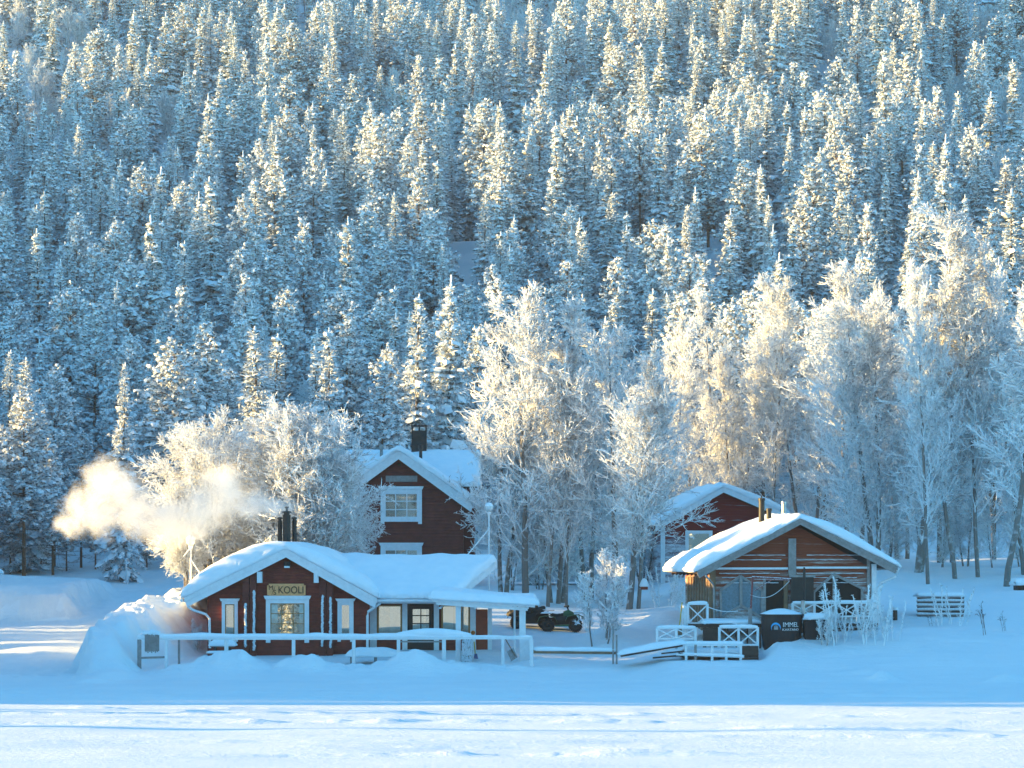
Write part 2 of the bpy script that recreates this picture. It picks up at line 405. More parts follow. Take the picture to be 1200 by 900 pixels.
U = lambda a, b, n=None: rng.uniform(a, b, n)

def spruce(H=12, Rb=1.7, dens=1.0, tpl=ICO0, droop=.35, start=.06, topn=1.0, narrow=1.0, heavy=1.0):
    mb = MB(); tr = MB()
    lean = U(-.02, .02, 2)
    pts = [(lean[0] * z * z / H, lean[1] * z * z / H, z) for z in np.linspace(-.6, H, 9)]
    tr.tube(pts, [max(.015, .014 * H * (1 - i / 8.2) + .01) for i in range(9)], 8, cap=False)
    zs = []; z = start * H
    while z < H * .985:
        zs.append(z); z += (.20 + .18 * (1 - z / H)) / dens * U(.75, 1.25)
    C, D, A = [], [], []
    for z in zs:
        t = z / H
        prof = Rb * narrow * (1 - t) ** .95 * (.55 + .45 * min(1, (t - start * .3) / .18)) + .07
        nb = int(5 + 5 * (1 - t) + U(0, 2)); ph = U(0, 6.28)
        for k in range(nb):
            an = ph + k * 6.283 / nb + U(-.3, .3); Lb = prof * U(.55, 1.12) * (1.25 if rng.random() < .07 else 1)
            el = .5 * t ** 2 - droop * (1 - t) * U(.6, 1.4)
            hv = rng.choice([.65, 1.0, 1.75], p=[.3, .45, .25])
            if rng.random() < .12: continue
            ns = max(1, int(Lb / (.21 * hv ** .5)))
            for s in range(ns):
                u = (s + .75) / ns
                zz = z + Lb * (el * u - .22 * u * u * (1 - t)) + .03
                C.append((np.cos(an) * Lb * u + lean[0] * z * z / H, np.sin(an) * Lb * u + lean[1] * z * z / H, zz))
                D.append((np.cos(an), np.sin(an), el - .45 * u * (1 - t))); A.append((u, t, Lb, hv))
    C = np.array(C); D = np.array(D); A = np.array(A); k = len(C)
    side = unit(np.cross(D, np.array([[0, 0, 1.]]))) * (U(-.28, .28, k) * A[:, 0] * np.minimum(A[:, 2], 1.4))[:, None]
    C = C + side + rng.normal(0, .035, (k, 3))
    sz = (.075 + .095 * (1 - A[:, 1])) * U(.6, 1.4, k) * A[:, 3]
    keep = rng.random(k) < .8
    clumps(mb, C[keep], D[keep], sz[keep] * 1.35, sz[keep] * heavy, sz[keep] * .68 * heavy, tpl, 0, .42)
    # fringe of needles under and round every lump
    n = 9; idx = np.repeat(np.arange(k), n); dd = D[idx] * .8 + rng.normal(0, .55, (len(idx), 3)); dd[:, 2] -= .35
    sprays(mb, C[idx] + rng.normal(0, .05, (len(idx), 3)), dd, U(.16, .34, len(idx)), U(.018, .045, len(idx)), 1)
    # crusted leader
    zt = np.linspace(H * .93, H * 1.01, 7); n = len(zt)
    clumps(mb, np.stack([lean[0] * zt ** 2 / H, lean[1] * zt ** 2 / H, zt], 1), np.tile([[0, 0, 1.]], (n, 1)), np.full(n, .14), np.linspace(.10, .045, n), np.linspace(.10, .045, n), ICO0, 0, .3)
    return mb, tr

def pine(H=13, Rb=1.9, base=.35, tpl=ICO0, dens=1.0, flat=False):
    mb = MB(); tr = MB()
    lean = U(-.03, .03, 2); cx = lambda z: np.array([lean[0] * z * z / H, lean[1] * z * z / H, z])
    tr.tube([tuple(cx(z)) for z in np.linspace(-.6, H * .97, 9)], [max(.02, .0100 * H * (1 - i / 9.5)) for i in range(9)], 8, cap=False)
    nb = int(95 * dens); C, D, sz = [], [], []; P0, P1, r0 = [], [], []
    for i in range(nb):
        t = base + (1 - base) * (i + U(0, 1)) / nb; z = t * H * .98; s = (t - base) / (1 - base)
        Lb = Rb * ((1 - s) ** .7 * (.45 + .75 * min(1, s / .25)) + .07) * U(.55, 1.15)
        an = i * 2.4 + U(-.4, .4); el = -.1 + .8 * s + U(-.15, .15)
        p = cx(z); d = np.array([np.cos(an), np.sin(an), el]); e = p + d * Lb * .9
        P0.append(p); P1.append(e); r0.append(.045 * (1.2 - s * .8))
        for j in range(max(4, int(Lb * 9))):
            u = U(.3, 1.08); q = p + d * Lb * u + rng.normal(0, .17, 3) * (.5 + .7 * u); q[2] += .05 - .14 * u
            C.append(q); D.append(d * .6 + rng.normal(0, .35, 3)); sz.append(U(.07, .19) * (1.15 - .4 * s))
    for i in range(44):
        z = U(.05, base + .1) * H; an = U(0, 6.28); p = cx(z); Lb = U(.4, 1.5); q = p + np.array([np.cos(an), np.sin(an), U(-.35, .15)]) * Lb
        P0.append(p); P1.append(q); r0.append(.022)
        for j in range(5): a = p + (q - p) * U(.3, 1); P0.append(a); P1.append(a + rng.normal(0, .22, 3)); r0.append(.011)
    C = np.array(C); D = np.array(D); sz = np.array(sz); k = len(C)
    tubes(tr, np.array(P0), np.array(P1), np.array(r0), np.array(r0) * .4, 4)
    clumps(mb, C, D, sz * 1.15, sz, sz * .75, tpl, 0, .45)
    n = 10; idx = np.repeat(np.arange(k), n); dd = rng.normal(0, 1, (len(idx), 3)); dd[:, 2] += .15
    sprays(mb, C[idx] + unit(dd) * sz[idx][:, None] * .5, dd, U(.14, .26, len(idx)), U(.014, .034, len(idx)), 1)
    return mb, tr

def birch(H=11, stems=1, Rc=2.6, n1=52, up=.9, start=.22, twig=.019, droop=.0, n2=9, n3=7, thick=.10, sm=1.0, shape='cone'):
    """hoar-frosted broadleaf: stems, limbs, branches and a haze of white twigs"""
    tr = MB(); mb = MB(); L1 = []
    for s in range(stems):
        a = U(0, 6.28); off = np.array([np.cos(a), np.sin(a)]) * (0 if stems == 1 else U(.15, .5)); hl = H * (1 if s == 0 else U(.7, .95))
        lean = rng.normal(0, .035, 2) if stems == 1 else off / max(.1, np.hypot(*off)) * U(.03, .17)
        zz = np.linspace(-.6, hl, 11); wob = rng.normal(0, .05, (11, 2)).cumsum(0) * .5
        P = np.stack([off[0] + lean[0] * zz + wob[:, 0], off[1] + lean[1] * zz + wob[:, 1], zz], 1)
        tr.tube([tuple(p) for p in P], [max(.014, thick * (1 - i / 10.6) ** .9) for i in range(11)], 7, cap=False)
        n = int(n1 / stems ** .6)
        for i in range(n):
            t = start + (1 - start) * ((i + rng.random()) / n) ** .95; z = t * hl
            p = np.array([np.interp(z, zz, P[:, 0]), np.interp(z, zz, P[:, 1]), z]); u = (t - start) / (1 - start)
            if shape == 'cone': L = Rc * (.35 + .95 * (1 - u) ** .8 * (.5 + .5 * min(1, u / .2)))
            elif shape == 'round': L = Rc * (.45 + .75 * np.sin(np.pi * min(1, .2 + .75 * u)))
            else: L = Rc * (.5 + .4 * (1 - u))
            L1.append((p, U(0, 6.28) if stems == 1 else np.arctan2(lean[1], lean[0]) + U(-2.0, 2.0), L * U(.65, 1.2), up * U(.75, 1.3) + .8 * u ** 2, u))
    def grow(P, D, L, r, seg, bend, wob, mi, nside, tgt):
        out = [P]; d = unit(D); rr = r
        for s in range(seg):
            d = unit(d + np.array([[0, 0, 1.]]) * bend[:, None] / seg + rng.normal(0, wob, d.shape))
            q = P + d * (L / seg)[:, None]; r2 = rr * .72
            tubes(tgt, P, q, rr, r2, nside, mi); P = q; rr = r2; out.append(P)
        return np.stack(out, 1), d
    P = np.array([a[0] for a in L1]); an = np.array([a[1] for a in L1]); L = np.array([a[2] for a in L1]); el = np.array([a[3] for a in L1]); uu = np.array([a[4] for a in L1])
    D = np.stack([np.cos(an), np.sin(an), el], 1)
    nodes, dl = grow(P, D, L, np.full(len(P), thick * .30) * (1.15 - .75 * uu), 5, .35 - droop + 0 * L, .10, 0, 4, mb)
    def along(nodes, k, lo=.15, hi=1.0):
        n, m_, _ = nodes.shape; t = U(lo, hi, (n, k)) * (m_ - 1); i = np.minimum(t.astype(int), m_ - 2); f = (t - i)[..., None]
        r_ = np.arange(n)[:, None]; a, b = nodes[r_, i], nodes[r_, i + 1]
        return (a + (b - a) * f).reshape(-1, 3), unit(b - a).reshape(-1, 3), np.repeat(np.arange(n), k), (t / (m_ - 1)).ravel()
    p2, d2, par, t2 = along(nodes, n2)
    dd = d2 + rng.normal(0, .55, d2.shape); L2 = L[par] * (.52 - .28 * t2) * U(.6, 1.2, len(par)) + .12 * sm
    nodes2, _ = grow(p2, dd, L2, np.full(len(p2), twig * 1.15), 3, .3 - droop + 0 * L2, .16, 0, 3, mb)
    p3, d3, par3, t3 = along(nodes2, n3, .1, 1.0)
    dd = d3 + rng.normal(0, .55, d3.shape); L3 = sm * (.14 + .30 * L2[par3] ** .7) * U(.5, 1.2, len(par3))
    nodes3, _ = grow(p3, dd, L3, np.full(len(p3), twig) * U(.7, 1.3, len(p3)), 2, .25 - droop + 0 * L3, .2, 0, 3, mb)
    # leader
    ends = nodes3[:, 1]; k = len(ends); nb = 3
    idx = np.repeat(np.arange(k), nb); dd = unit(nodes3[idx, 2] - nodes3[idx, 0]) + rng.normal(0, .7, (len(idx), 3))
    base = nodes3[idx, 0] + (nodes3[idx, 2] - nodes3[idx, 0]) * rng.random((len(idx), 1))
    sprays(mb, base, dd, U(.07, .19, len(idx)) * sm, U(.009, .020, len(idx)) * min(1, sm * 1.3), 0)
    return mb, tr

def proto(gen, name, mats_c, mats_t):
    mb, tr = gen; V = np.concatenate(mb.v); V[:, 2].max()
    m_ = MB(); m_.v = [np.concatenate(mb.v), np.concatenate(tr.v)]; off = mb.n; m_.n = mb.n + tr.n
    m_.q = list(mb.q) + [(a + off, len(mats_c)) for a, _ in tr.q]; m_.t = list(mb.t) + [(a + off, len(mats_c)) for a, _ in tr.t]
    return mb.mesh(name + '_crown', mats_c), tr.mesh(name + '_trunk', mats_t, True), m_.mesh(name, mats_c + mats_t), float(np.percentile(V[:, 2], 99.97))
CN = [M['clump'], M['needle']]
SPR = [proto(spruce(*a, **k), 'spruce', CN, [M['bark']]) for a, k in (
    ((12, 1.75), {}), ((12, 1.45), dict(narrow=.9, dens=1.1)), ((12, 2.1), dict(droop=.45, dens=.95)), ((12, 1.25), dict(droop=.55, heavy=1.15)), ((12, 1.9), dict(heavy=1.2, droop=.3)))]
PIN = [proto(pine(*a, **k), 'pine', CN, [M['pine_bark']]) for a, k in (
    ((12, 1.7), dict(base=.25)), ((12, 2.0), dict(base=.35)), ((12, 1.45), dict(base=.2)), ((12, 2.2), dict(base=.4, dens=1.15)))]
HB = [proto(birch(*a, **k), 'hill_birch', [M['frost']], [M['birch_bark']]) for a, k in (
    ((10, 3, 2.2), dict(n1=60, n2=8, n3=6, twig=.03, shape='round', up=1.0, start=.25)), ((10, 1, 2.3), dict(n1=50, n2=9, n3=6, twig=.028, shape='round', up=.8)), ((10, 2, 1.8), dict(n1=52, n2=8, n3=6, twig=.03, shape='cone', up=1.2)))]
# leafy-looking frosted trees by the shore, larger on the picture so finer
NB = [proto(birch(*a, **k), 'shore_birch', [M['frost']], [M['birch_bark']]) for a, k in (
    ((12, 1, 2.9), dict(n1=46, up=1.0, twig=.0145, n2=10, n3=9, start=.09, thick=.12)),
    ((12, 1, 2.2), dict(n1=40, up=1.25, twig=.0145, n2=10, n3=9, start=.16, thick=.10)),
    ((12, 3, 2.6), dict(n1=60, up=1.3, twig=.0145, n2=10, n3=9, start=.07, thick=.10)),
    ((12, 2, 2.6), dict(n1=52, up=.8, twig=.0145, n2=10, n3=9, start=.2, thick=.13, shape='round')),
    ((12, 1, 1.5), dict(n1=40, up=1.5, twig=.019, n2=9, n3=8, start=.24, thick=.09)),
    ((12, 2, 2.8), dict(n1=54, up=1.5, twig=.0145, n2=10, n3=9, start=.06, thick=.11)))]
BU = [proto(birch(*a, **k), 'broad_tree', [M['frost']], [M['birch_bark']]) for a, k in (
    ((8, 4, 2.6), dict(n1=84, up=.5, twig=.016, n2=10, n3=10, start=.16, thick=.12, shape='round', droop=.3)),
    ((8, 5, 2.4), dict(n1=90, up=.7, twig=.016, n2=10, n3=10, start=.15, thick=.10, shape='round', droop=.15)))]

def tree(name, meshes, x, y, h, hp, label, cat, group, rz=None, wide=1.0, z=None, whole=False):
    z = gz(x, y) if z is None else z
    rz = U(0, 6.28) if rz is None else rz
    if whole:
        r = bpy.data.objects.new(name, meshes[2]); COL.objects.link(r); r.location = (x, y, z - .1); r.rotation_euler = (0, 0, rz); tag(r, label, cat, group)
    else:
        r = thing(name, label, cat, (x, y, z - .1), rz, group)
    s = h / meshes[3]; r.scale = (s * wide, s * wide, s)
    if not whole:
        for nm, me in (('crown', meshes[0]), ('trunk', meshes[1])):
            o = bpy.data.objects.new(nm, me); COL.objects.link(o); o.parent = r
    return r
# ------------------------------------------------------------------ the wooded hillside
def where(x, y, h):
    """a phrase that places a tree on the hill as the photograph shows it"""
    px = 600 + F * x / y; top = HY - F * (gz(x, y) + h - CAMZ) / y
    col = ('at the left edge', 'left of the broad trees', 'above the chimney smoke', 'above the long cabin', 'above the two-storey house', 'left of the shore birches', 'above the shore birches', 'above the bird feeder', 'above the barn roof', 'above the sauna roof', 'above the right birches', 'at the right edge')[int(np.clip(px / 100, 0, 11))]
    row = ('along the top edge', 'high on the hill', 'on the upper slope', 'on the middle slope', 'on the lower slope', 'at the foot of the hill')[int(np.clip((top + 40) / 110, 0, 5))]
    size = 'tall' if h > 13.5 else ('small' if h < 9.5 else 'mid-sized')
    return size, row, col
pts = []
sp = 5.5
gy = 170.0; r_ = 0
while gy < 455:
    half = gy * 600 / F + 7
    gx = -half + (r_ % 2) * sp / 2
    while gx < half:
        x = gx + U(-1.7, 1.7); y = gy + U(-1.7, 1.7)
        pts.append((x, y)); gx += sp * U(.85, 1.15)
    gy += sp * .87; r_ += 1
cand = {'s': [], 'p': [], 'b': []}
for x, y in pts:
    px = 600 + F * x / y; z = gz(x, y); py = HY - F * (z - CAMZ) / y
    if y < 188 and 200 < px < 1300 and rng.random() < .5: continue      # the edge of the wood thins out
    if y < 181 and px > 380: continue
    if y < 192 and 70 < px < 205: continue
    zone = vn(x * .03 + 5, y * .03, 4) + (.26 if (py < 200) else 0) + (.12 if px < 500 and py < 200 else 0)
    u = rng.random()
    kb = .06 + .75 * float(sst(.08, .35, zone))
    if y > 300 and rng.random() < .08: continue
    if u < kb: cand['b'].append((x, y, U(5.5, 9.5)))
    elif u < kb + (1 - kb) * (.50 if y < 240 else .3): cand['p'].append((x, y, U(12.5, 15)))
    else: cand['s'].append((x, y, U(12.5, 14.5) if rng.random() < .78 else U(5, 18.5)))
KIND = {'s': ('snowy_spruce', SPR, 12, 'spruce', 'snow-laden spruce', 'snow-laden spruces on the hillside'),
        'p': ('snowy_pine', PIN, 12, 'pine', 'snow-laden pine', 'snow-laden pines on the hillside'),
        'b': ('frosted_birch', HB, 10, 'birch', 'frosted bare birch', 'frosted birches on the hillside')}
CAP = {'s': 290, 'p': 250, 'b': 190}
rest = []
for k in 'spb':
    nm, meshes, hp, cat, word, grp = KIND[k]
    L = sorted(cand[k], key=lambda a: a[1] / a[2] ** .5)
    for i, (x, y, h) in enumerate(L):
        j = int(rng.integers(len(meshes))); wide = U(.85, 1.3)
        if i < CAP[k]:
            size, row, col = where(x, y, h)
            tree(nm, meshes[j], x, y, h, hp, f'{size} {word} {row} {col}', cat, grp, wide=wide, whole=y > 290)
        else: rest.append((x, y, gz(x, y) - .1, h / hp, wide, k, j))

def scatter(name, rows, label, cat):
    """one object holding a far-off wood: real trees instanced on points"""
    src = bpy.data.collections.new(name + '_kinds'); keys = {}
    for n_, (k, j) in enumerate(sorted({(r[5], r[6]) for r in rows})):
        o = bpy.data.objects.new(f'{name}_kind_{n_:02d}', KIND[k][1][j][2]); src.objects.link(o); keys[(k, j)] = n_
    me = bpy.data.meshes.new(name); me.vertices.add(len(rows)); me.vertices.foreach_set('co', np.array([r[:3] for r in rows]).ravel())
    for an, typ, vals in (('sc', 'FLOAT_VECTOR', np.array([(r[3] * r[4], r[3] * r[4], r[3]) for r in rows]).ravel()), ('rz', 'FLOAT', rng.uniform(0, 6.28, len(rows))), ('idx', 'INT', np.array([keys[(r[5], r[6])] for r in rows]))):
        a = me.attributes.new(an, typ, 'POINT'); a.data.foreach_set('vector' if typ == 'FLOAT_VECTOR' else 'value', vals)
    o = bpy.data.objects.new(name, me); COL.objects.link(o)
    ng = bpy.data.node_groups.new(name, 'GeometryNodeTree'); ng.interface.new_socket('Geometry', in_out='INPUT', socket_type='NodeSocketGeometry'); ng.interface.new_socket('Geometry', in_out='OUTPUT', socket_type='NodeSocketGeometry')
    gi = ng.nodes.new('NodeGroupInput'); go = ng.nodes.new('NodeGroupOutput')
    ci = ng.nodes.new('GeometryNodeCollectionInfo'); ci.inputs['Collection'].default_value = src; ci.inputs['Separate Children'].default_value = True; ci.inputs['Reset Children'].default_value = True
    ip = ng.nodes.new('GeometryNodeInstanceOnPoints'); ip.inputs['Pick Instance'].default_value = True
    def att(n_, t):
        a = ng.nodes.new('GeometryNodeInputNamedAttribute'); a.data_type = t; a.inputs['Name'].default_value = n_
        return next(s for s in a.outputs if s.enabled and s.name == 'Attribute')
    cx = ng.nodes.new('ShaderNodeCombineXYZ'); lk = ng.links.new
    mp = ng.nodes.new('GeometryNodeMeshToPoints')
    lk(gi.outputs[0], mp.inputs[0]); lk(mp.outputs[0], ip.inputs['Points']); lk(ci.outputs[0], ip.inputs['Instance'])
    lk(att('idx', 'INT'), ip.inputs['Instance Index']); lk(att('rz', 'FLOAT'), cx.inputs[2]); lk(cx.outputs[0], ip.inputs['Rotation']); lk(att('sc', 'FLOAT_VECTOR'), ip.inputs['Scale'])
    lk(ip.outputs[0], go.inputs[0])
    md = o.modifiers.new('trees', 'NODES'); md.node_group = ng
    return tag(o, label, cat, kind='stuff')
# woods beyond the frame that shade the place: along the left shore and up the hill on both sides
def wood(x0, x1, y0, y1, step, hlo, hhi, skip=0.0, edge=None):
    out = []
    for y in np.arange(y0, y1, step):
        for x in np.arange(x0, x1, step):
            xx = x + U(-.4, .4) * step; yy = y + U(-.4, .4) * step
            px = 600 + F * xx / max(yy, 1) if yy > 0 else -1e5
            if yy > 0 and -70 < px < 1270: continue
            if edge and not edge(xx, yy): continue
            if rng.random() < skip: continue
            k = 's' if rng.random() < .6 else 'p'; j = int(rng.integers(len(KIND[k][1])))
            hh = U(hlo, hhi)
            if 120.3 < yy < 140.2: hh = U(3, 5)  # trees kept low here so sun reaches the smoke and birches
            elif 60 < yy < 160: hh *= 1.2 if yy < 130 else 1.38
            elif 160 <= yy < 176: hh *= .75
            if yy >= 200 and xx < 0: hh *= 1.2 if yy < 310 else .85
            out.append((xx, yy, gz(xx, yy) - .1, hh / 12, U(.9, 1.2), k, j))
    return out
print('forest', {k: len(v) for k, v in cand.items()}, len(rest))
scatter('far_wood', rest, 'far-off mass of small snow-covered trees between the larger ones on the hill', 'wood')
sh = wood(-125, -34, 96, 172, 3.9, 11.5, 15, .04, lambda x, y: y > 104.6 + vn(x * .1, y * .02, 1) * 4)
up = wood(-150, -15, 176, 450, 5.2, 9, 15, .05)
rt = wood(15, 130, 165, 440, 9, 9, 14, .1)
for xx, yy, hh in ((-41, 95.5, 11), (-47, 89, 4), (-66, 94.5, 13), (-58, 85.5, 4), (-39, 86.8, 3.5), (-73, 81, 8), (-44, 79.5, 4.5), (-60, 97.5, 12), (-48, 97, 9)):
    yy += 4.2; sh.append((xx, yy, gz(xx, yy) - .1, hh / 12, .9, 's', 1))  # lone unseen trees added to streak shadow across the lake
scatter('shore_wood', sh, 'snowy wood on the shore left of the buildings', 'wood')
scatter('side_wood', up + rt, 'snowy wood on the hillside beyond the frame', 'wood')
bk = wood(-200, 200, -330, -155, 8, 11, 17, .1)
scatter('opposite_wood', bk, 'snowy wood on the opposite shore of the lake', 'wood')
# ------------------------------------------------------------------ building helpers
def X(px, Y): return (px - 600.0) * Y / F
def Zp(py, Y): return CAMZ + (HY - py) * Y / F
def snow_patch(pf, T, nu, nv, r=.28, edge=.6, round_=(1, 1, 1, 1), bulge=.05, rough=.03, seed=0):
    """blanket of snow over a surface pf(u,v): rounded shoulders, rough cut edges"""
    e = lambda n: np.sort(np.concatenate([np.linspace(0, 1, n), [.006, .015, .03, .97, .985, .994]]))
    u = e(nu); v = e(nv); Ug, Vg = np.meshgrid(u, v, indexing='ij')
    B = pf(Ug, Vg)                                    # (nu,nv,3)
    lu = np.linalg.norm(B[-1, len(v) // 2] - B[0, len(v) // 2]); lv = np.linalg.norm(np.diff(B[len(u) // 2], axis=0), axis=1).sum()
    d = np.full(Ug.shape, 9.0)
    for k, dd in enumerate((Ug * lu, (1 - Ug) * lu, Vg * lv, (1 - Vg) * lv)):
        if round_[k]: d = np.minimum(d, dd)
    q = np.clip(d / r, 0, 1); sh = edge + (1 - edge) * np.sqrt(np.clip(1 - (1 - q) ** 2, 0, 1))
    t = T(Ug, Vg) if callable(T) else np.full(Ug.shape, T)
    nn = vn(B[..., 0] * .7 + seed, B[..., 1] * .7, 2) * .42 + vn(B[..., 0] * 1.9 + seed, B[..., 1] * 1.9, 4) * .14 + vn(B[..., 0] * 3.3 + seed, B[..., 1] * 3.3, 1) * .07
    top = B.copy(); top[..., 2] += t * sh * (1 + nn)
    mb = MB(); nU, nV = Ug.shape; i = np.arange(nU * nV).reshape(nU, nV)
    q4 = np.stack([i[:-1, :-1], i[1:, :-1], i[1:, 1:], i[:-1, 1:]], -1).reshape(-1, 4)
    off = nU * nV
    ring = np.concatenate([i[:, 0], i[-1, 1:], i[-2::-1, -1], i[0, -2:0:-1]])
    tp = top.reshape(-1, 3); bt = B.reshape(-1, 3); c = bt.mean(0)
    out = np.zeros((len(ring), 3)); P = tp[ring]; tang = np.roll(P, -1, 0) - np.roll(P, 1, 0); out[:, 0] = tang[:, 1]; out[:, 1] = -tang[:, 0]; out = unit(out)
    flip = ((P - c) * out).sum(1) < 0; out[flip] *= -1
    rows = [ring]; verts = [tp, bt]; n0 = 2 * off
    for f, bl in ((.3, .8), (.65, 1.0), (.9, .7)):
        Q = P * (1 - f) + bt[ring] * f + out * bulge * bl + rng.normal(0, rough, P.shape) * np.array([1, 1, .4])
        verts.append(Q); rows.append(n0 + np.arange(len(ring))); n0 += len(ring)
    rows.append(ring + off)
    side = [np.stack([b, np.roll(b, -1), np.roll(a, -1), a], -1) for a, b in zip(rows[:-1], rows[1:])]
    mb.add(np.concatenate(verts), np.concatenate([q4, q4[:, ::-1] + off] + side))
    return mb
def P3(x, y, z): return np.stack(np.broadcast_arrays(x, y, z), -1).astype(float)
def boards(mb, x0, x1f, z0, z1, y, pitch=.16, proud=.02, mi=0):
    """horizontal cladding; x0 and x1f give the wall's edges at a height"""
    z = z0
    while z < z1 - .01:
        h = min(pitch, z1 - z); a0, b0 = x0(z), x1f(z); a1, b1 = x0(z + h), x1f(z + h)
        if b1 - a1 < .02: m_ = (a0 + b0) / 2; a1, b1 = m_ - .01, m_ + .01
        o = proud; mb.hexa([(a0, y - o, z + .012), (b0, y - o, z + .012), (b0, y + .04, z), (a0, y + .04, z), (a1, y - .002, z + h), (b1, y - .002, z + h), (b1, y + .04, z + h), (a1, y + .04, z + h)], mi)
        z += pitch
def window(par, org, x0, x1, z0, z1, y, cols, rows, fw=.11, casing='white', sash='amber_wood', back='dark', hood=True, feet=.0, curtains=(), sill=False, mw=.03, tilt=.0):
    """casing > sash, muntins, pane, curtains; x0..z1 is the glazed opening"""
    c = MB()
    c.box(x0 - fw, x0, y - .10, y, z0 - fw - feet, z1 + fw * .9); c.box(x1, x1 + fw, y - .10, y, z0 - fw - feet, z1 + fw * .9)
    c.box(x0, x1, y - .095, y, z1, z1 + fw * .9); c.box(x0, x1, y - .095, y, z0 - fw, z0)
    if hood: c.hexa([(x0 - fw - .03, y - .15, z1 + fw * .9), (x1 + fw + .03, y - .15, z1 + fw * .9), (x1 + fw + .03, y, z1 + fw * .9), (x0 - fw - .03, y, z1 + fw * .9), (x0 - fw - .09, y - .17, z1 + fw * 1.7), (x1 + fw + .09, y - .17, z1 + fw * 1.7), (x1 + fw + .09, y, z1 + fw * 1.7), (x0 - fw - .09, y, z1 + fw * 1.7)])
    w = c.obj('window', M[casing], par, origin=org)
    s = MB(); m_ = mw
    s.box(x0, x0 + m_ * 1.4, y - .075, y - .03, z0, z1); s.box(x1 - m_ * 1.4, x1, y - .075, y - .03, z0, z1); s.box(x0, x1, y - .074, y - .031, z0, z0 + m_ * 1.4); s.box(x0, x1, y - .074, y - .031, z1 - m_ * 1.4, z1)
    for k in range(1, cols): xx = x0 + (x1 - x0) * k / cols; s.box(xx - m_ / 2, xx + m_ / 2, y - .068, y - .033, z0, z1)
    for k in range(1, rows): zz = z0 + (z1 - z0) * k / rows; s.box(x0, x1, y - .067, y - .034, zz - m_ / 2, zz + m_ / 2)
    s.obj('sash', M[sash], w)if False else s.obj('sash', M[sash], w, origin=org)
    g = MB(); g.hexa([(x0, y - .052, z0), (x1, y - .052, z0), (x1, y - .048, z0), (x0, y - .048, z0), (x0, y - .052 + tilt, z1), (x1, y - .052 + tilt, z1), (x1, y - .048 + tilt, z1), (x0, y - .048 + tilt, z1)]); g.obj('pane', M['glass'], w, origin=org)
    b_ = MB(); b_.box(x0, x1, y - .012, y - .004, z0, z1); b_.obj('gold_backing' if back == 'gold_backing' else 'pane_backing', M[back], w, origin=org)
    for a, b2 in curtains:
        k = MB(); n = 14; xs = np.linspace(a, b2, n)
        v = [(x, y - .03 - .008 * (i % 2), z) for z in (z0, z1) for i, x in enumerate(xs)]
        k.add(v, [(i, i + 1, n + i + 1, n + i) for i in range(n - 1)]); k.obj('curtain', M['curtain'], w, origin=org)
    return w
def part(mb, name, m, par, org, **k): return mb.obj(name, M[m] if isinstance(m, str) else m, par, origin=org, **k)
def text(s, size, depth, m, loc, par, name='lettering', width=None, scale=(1, 1, 1)):
    c = bpy.data.curves.new(name, 'FONT'); c.body = s; c.size = size; c.extrude = depth; c.align_x = 'CENTER'; c.align_y = 'CENTER'
    o = bpy.data.objects.new(name, c); COL.objects.link(o); c.materials.append(m)
    bpy.context.view_layer.update()
    me = bpy.data.meshes.new_from_object(o); bpy.data.objects.remove(o)
    q = bpy.data.objects.new(name, me); COL.objects.link(q); q.parent = par; q.location = loc; q.rotation_euler = (math.pi / 2, 0, 0)
    if width: k = width / max(1e-6, max(v.co.x for v in me.vertices) - min(v.co.x for v in me.vertices)); q.scale = (k, k * scale[1], 1)
    return q
def icy_rail(mb, p, q, w=.09, h=.10, mi=0): mb.bar(p, q, w, h, mi)
def rail_snow(mb, p, q, w=.13, h=.08, n=26, seed=0, up=.0):
    p = np.array(p, float); q = np.array(q, float); L = np.linalg.norm(q - p); n = max(6, int(L / .12)); pts = []; rad = []
    for i in range(n + 1):
        t = i / n; a = p + (q - p) * t; nn = float(vn(t * L * 1.5 + seed, seed * 3.1, 1))
        pts.append((a[0], a[1], a[2] + up + nn * .03)); rad.append(h * (1 + nn * .5) * (.6 if i in (0, n) else 1))
    mb.tube(pts, rad, 8)

# ================================================================== the long cabin
YF = 120.0
org = (X(337, YF), 121.0, .5)
cab = thing('red_cabin', 'long dark red cabin with a carved wooden sign in its gable', 'cabin', org)
zg = .35
xl, xr, xa = X(243, 120.6), X(433, 120.6), X(336, 120.6)
zel, zer, zap = Zp(690, 120.6), Zp(699, 120.6), Zp(652, 120.6)
def left_edge(z): return xl if z < zel else xl + (xa - xl) * (z - zel) / (zap - zel)
def right_edge(z): return xr if z < zer else xr + (xa - xr) * (z - zer) / (zap - zer)
mb = MB(); boards(mb, left_edge, right_edge, zg, zap, 120.62, .15, .018)
mb.prism([(xl + .02, zg), (xr - .02, zg), (xr - .02, zer - .05), (xa, zap - .06), (xl + .02, zel - .05)], 120.64, 127.0)
part(mb, 'wall', 'red', cab, org)
# main body, running right behind the verandah
mb = MB(); x2 = X(557, 121.4)
mb.box(xr, x2, 121.42, 126.4, zg, 3.2)
mb.hexa([(xr, 121.42, 3.2), (X(540, 121.4), 121.42, 3.2), (X(540, 121.4), 126.4, 3.2), (xr, 126.4, 3.2), (xr, 123.8, 4.5), (X(562, 123.8), 123.8, 4.5), (X(562, 123.8), 124, 4.5), (xr, 124, 4.5)])
boards(mb, lambda z: xr, lambda z: x2, zg, 2.0, 121.40, .15, .018)
part(mb, 'wall', 'red', cab, org)
